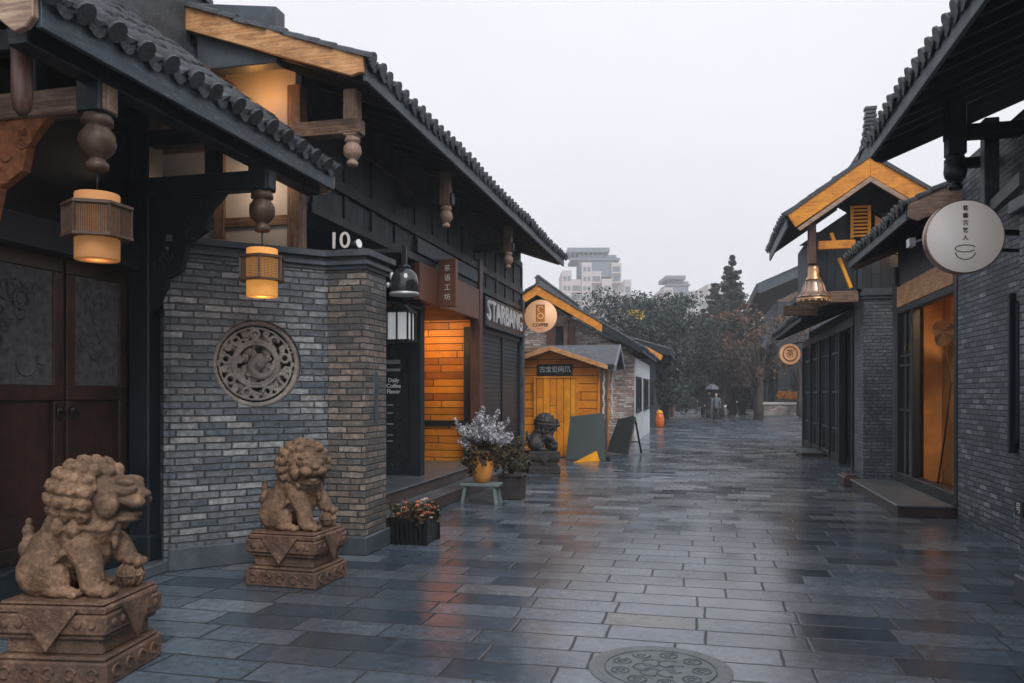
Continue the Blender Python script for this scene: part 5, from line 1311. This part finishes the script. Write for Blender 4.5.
# ------------------------------------------------------------------ towers in the distance
def tower(label, px0, px1, ytop, D, bays, seed, crown=True, matw='concrete'):
    a, b = atD(px0, ytop, D), atD(px1, ytop, D); w = (b - a).length; h = a.z
    t = thing('tower_block', label, 'tower', ((a.x + b.x) / 2, (a.y + b.y) / 2, 0), 'apartment towers on the skyline')
    rx = (V((b.x, b.y, 0)) - V((a.x, a.y, 0))).normalized(); T_ = Matrix(((rx.x, -rx.y, 0), (rx.y, rx.x, 0), (0, 0, 1))).to_4x4(); T_.translation = V((a.x, a.y, 0))
    hb = h * (.9 if crown else 1); bw_ = w / bays; rn = random.Random(seed); fl = 3.0; tw = MB(); gl = MB(); sl_ = MB()
    for i in range(bays):
        o = (.0, 1.2, .5, 1.6)[i % 4]; hh = hb * (1 - .06 * ((i * 7 + seed) % 3)); tw.bb(i * bw_, (i + 1) * bw_ - .02, o, 16, 0, hh, T_)
        for k in range(int(hh / fl)):
            z = k * fl + .9
            if i % 2 == 0:
                gl.bb(i * bw_ + .5, (i + .5) * bw_ - .2, o - .05, o, z, z + 1.4, T_); gl.bb((i + .5) * bw_ + .2, (i + 1) * bw_ - .5, o - .05, o, z, z + 1.4, T_)
            else:
                gl.bb(i * bw_ + .3, (i + 1) * bw_ - .4, o - .05, o, z, z + 1.7, T_); sl_.bb(i * bw_ + .1, (i + 1) * bw_ - .2, o - 1.0, o, z - .6, z - .4, T_)
    tw.build('wall', M[matw], t); tag(gl.build('window', M['towerglass'], t), kind='stuff')
    if sl_.v: tag(sl_.build('balcony', M['concrete'], t), kind='stuff')
    if crown:
        cr = MB(); cr.bb(w * .3, w * .92, 2, 14, hb * .9, h * .955, T_); cr.bb(w * .1, w * .8, 1.0, 15, h * .97, h, T_); cr.bb(w * .15, w * .98, 1.5, 15, h * .92, h * .935, T_)
        for q in range(9): cr.bb(w * (.14 + .075 * q), w * (.15 + .075 * q), 1.2, 2, h * .935, h * .97, T_)
        cr.build('roof_storey', M['concrete_grey'], t)
    return t
tower('tall pale tower block with grey stepped top above the brick house', 562, 622, 247, 250, 6, 1)
tower('low wide pale block just right of the tall tower block', 618, 632, 279, 230, 2, 2, False)
tower('slim pale tower with a higher right shoulder behind the trees', 664, 692, 275, 260, 3, 3, True)
tower('broad pale block beside the slim tower behind the conifers', 690, 726, 284, 270, 4, 4, False)

# ------------------------------------------------------------------ people, umbrellas, scooters
def person(label, loc, yaw, top, bottom, h=1.7, stride=.2, arm_up=False, group='people walking in the distance'):
    t = thing('person', label, 'person', group=group); b = MB(); s = h / 1.7
    for sd_ in (-1, 1):
        st_ = stride * sd_
        b.tube([(0, sd_ * .09 * s, .88 * s), (st_ * .35 + .03, sd_ * .095 * s, .47 * s), (st_ * .9, sd_ * .09 * s, .07 * s)], [.085 * s, .06 * s, .04 * s], 10)
        b.ell((st_ * .9 + .06, sd_ * .09 * s, .035 * s), (.12 * s, .045 * s, .035 * s), 8)
        if arm_up and sd_ == 1:
            ap = [(0, .19 * s, 1.4 * s), (.06, .24 * s, 1.14 * s), (.24, .14 * s, 1.28 * s)]
        else: ap = [(0, sd_ * .19 * s, 1.4 * s), (-st_ * .3, sd_ * .25 * s, 1.12 * s), (-st_ * .6 + .05, sd_ * .24 * s, .86 * s)]
        b.tube(ap, [.05 * s, .04 * s, .03 * s], 8); b.ell(ap[-1], (.04 * s, .03 * s, .05 * s), 8)
    b.tube([(0, 0, .85 * s), (0, 0, 1.1 * s), (0, 0, 1.38 * s), (0, 0, 1.45 * s)], [.13 * s, .12 * s, .15 * s, .06 * s], 12)
    b.tube([(0, 0, 1.4 * s), (.01, 0, 1.52 * s)], .05 * s, 8); b.ell((.02, 0, 1.59 * s), (.09 * s, .075 * s, .11 * s), 12); b.ell((.11 * s, 0, 1.575 * s), .015, 6)
    b.build('body', M['skin'], t, remesh=.018, smooth_it=1)
    c = MB(); c.lathe([(.17 * s, .78 * s), (.165 * s, .95 * s), (.15 * s, 1.12 * s), (.18 * s, 1.34 * s), (.13 * s, 1.43 * s), (.06 * s, 1.47 * s)], (0, 0, 0), 14)
    for sd_ in (-1, 1):
        st_ = stride * sd_
        ap = [(0, .19 * s, 1.39 * s), (.06, .24 * s, 1.14 * s), (.2, .155 * s, 1.25 * s)] if (arm_up and sd_ == 1) else [(0, sd_ * .18 * s, 1.39 * s), (-st_ * .3, sd_ * .25 * s, 1.12 * s), (-st_ * .55 + .04, sd_ * .24 * s, .92 * s)]
        c.tube(ap, [.075 * s, .06 * s, .05 * s], 8)
    c.build('coat', top, t)
    l = MB()
    for sd_ in (-1, 1):
        st_ = stride * sd_; l.tube([(0, sd_ * .08 * s, .86 * s), (st_ * .35 + .03, sd_ * .095 * s, .47 * s), (st_ * .85, sd_ * .09 * s, .13 * s)], [.1 * s, .075 * s, .06 * s], 10)
    for sd_ in (-1, 1): l.ell((stride * sd_ * .9 + .06, sd_ * .09 * s, .04 * s), (.135 * s, .055 * s, .05 * s), 8)
    l.build('trousers', bottom, t)
    a = MB(); a.ell((-.015, 0, 1.63 * s), (.1 * s, .088 * s, .1 * s), 12); a.build('hair', M['hair'], t)
    place(t, loc, yaw)
    return t
def umbrella(label, loc, mat, r=.55):
    t = thing('umbrella', label, 'umbrella', group='rain umbrellas in the distance'); m_ = MB(); n = 8
    vs = [(0, 0, .3)]
    for q, (rr_, z) in enumerate(((.4, .26), (.75, .15), (1, 0))):
        for k in range(n): vs.append((r * rr_ * math.cos(k * math.pi / 4), r * rr_ * math.sin(k * math.pi / 4), z))
    fs = [(0, 1 + k, 1 + (k + 1) % n) for k in range(n)] + [(1 + q * n + k, 1 + q * n + (k + 1) % n, 1 + (q + 1) * n + (k + 1) % n, 1 + (q + 1) * n + k) for q in range(2) for k in range(n)]
    m_.add(vs, fs); m_.add([(x, y, z - .01) for x, y, z in vs], fs); m_.build('canopy', mat, t)
    s_ = MB(); s_.tube([(0, 0, .36), (0, 0, -.55)], .012, 6); s_.arc((.03, 0, -.55), (1, 0, 0), (0, 0, 1), .03, .012, 180, 360, 12, 6); s_.build('shaft', M['black'], t)
    place(t, loc); return t
p = gnd(672, 419); person('person in dark coat and brown trousers walking near the orange drum', p, R(80), M['cloth_dark'], M['cloth_brown'], arm_up=True)
umbrella('pale umbrella held by the person near the orange drum', p + V((-.1, .3, 1.82)), M['cloth_white'])
p = gnd(709, 421); person('person in dark clothes under an umbrella, middle of the street', p, R(-95), M['cloth_dark'], M['cloth_dark'], arm_up=True)
umbrella('small grey umbrella held over the person in mid street', p + V((.15, -.25, 1.82)), M['cloth_grey'], .42)
p = gnd(716, 422); person('person in a pale grey top walking beside the umbrella holder', p, R(-85), M['cloth_grey'], M['cloth_dark'], h=1.6)
p = gnd(684, 413); person('person in a blue grey coat standing by the scooters on the left', p, R(150), M['cloth_blue'], M['cloth_dark'], h=1.68)

def patio(label, p, h, r):
    t = thing('parasol', label, 'parasol', p, 'parasols at the street end'); c = V(p); m_ = MB(); n = 8
    m_.lathe([(r, h - .35), (r, h - .12), (r * .5, h + .25), (.04, h + .5)], c, 8, False); m_.build('canopy', M['cloth_blue'], t)
    m_ = MB(); m_.lathe([(r + .01, h - .2), (r + .02, h - .2), (r + .02, h - .1), (r + .0, h - .1)], c, 8, False); m_.build('edge_trim', M['cloth_white'], t)
    m_ = MB(); m_.tube([c, c + V((0, 0, h + .45))], .04, 8); m_.lathe([(.3, 0), (.3, .08), (.06, .12)], c, 12); m_.build('pole', M['black'], t)
patio('dark parasol with pale edge under the trees on the right', gnd(744, 415), 2.35, 1.3)
patio('dark parasol with pale edge beside the orange drum', gnd(666, 414), 2.4, 1.0)

def scooter():
    t = thing('scooter', '', 'scooter'); 
    for x in (-.55, .6):
        w = MB(); w.arc((x, 0, .23), (1, 0, 0), (0, 0, 1), .18, .055, 0, 360, 20, 8); wo_ = w.build('wheel', M['rubber'], t)
        w = MB(); w.tube([(x, -.04, .23), (x, .04, .23)], .11, 12); w.build('hub', M['steelwhite'], wo_)
    b = MB(); b.prism([(-.8, -.13, .5), (-.75, -.13, .72), (-.15, -.13, .7), (-.05, -.13, .35), (.3, -.13, .3), (.42, -.13, .9), (.5, -.13, .9), (.5, -.13, .3), (.2, -.13, .2), (-.35, -.13, .22)], (0, .26, 0)); b.build('body', M['cloth_dark'], t, bevel=.04)
    b = MB(); b.ell((-.42, 0, .77), (.36, .14, .07), 12); b.build('seat', M['rubber'], t)
    b = MB(); b.tube([(.6, 0, .3), (.42, 0, .98)], .025, 8); b.tube([(.38, -.32, 1.05), (.44, 0, 1.0), (.38, .32, 1.05)], .018, 8); b.build('handlebar', M['black'], t)
    b = MB(); b.ell((.52, 0, .88), (.05, .08, .07), 10); b.build('headlight', M['glow_glass'], t)
    b = MB(); b.ell((.63, 0, .45), (.16, .07, .07), 10); b.build('mudguard', M['cloth_blue'], t)
    return t
s0 = scooter(); s0['group'] = 'scooters parked by the trees'
for i, (px, py, a, lb) in enumerate(((732, 414, -1.2, 'dark scooter parked under the right hand parasol'), (692, 411, .5, 'dark scooter parked at the left kerb furthest along the street'), (738, 412, -1.8, 'dark scooter half hidden behind the one under the parasol'))):
    o = s0 if i == 0 else copy_tree(s0); o['label'] = lb; place(o, gnd(px, py), a)

# ------------------------------------------------------------------ warm lamps of the lit walls, and an added plaster fill
lamp('porch_light', (-4.7, 13.2, 2.7), 10, (1, .55, .2), kind='AREA', size=.5, rot=(R(40), 0, 0))
lamp('gable_uplight', (-4.12, 6.84, 4.43), 3.2, (1, .42, .1), .12)
lamp('plaster_fill_light', (-4.15, 6.82, 3.6), 3.5, (1, .72, .5), .12)  # added fill lamp, brightens the plaster panels under the gate eave

# ------------------------------------------------------------------ damp air
mb = MB(); mb.bb(-230, 230, -40, 330, -1, 60)
hz = bpy.data.materials.new('damp_air'); hz.use_nodes = True; hn_ = hz.node_tree; hn_.nodes.clear()
pv = hn_.nodes.new('ShaderNodeVolumePrincipled'); pv.inputs['Color'].default_value = (.93, .95, 1, 1); pv.inputs['Density'].default_value = .0018
ho = hn_.nodes.new('ShaderNodeOutputMaterial'); hn_.links.new(pv.outputs[0], ho.inputs['Volume'])
tag(mb.build('haze', hz, kind='stuff'), 'thin damp air over the whole street', 'haze')
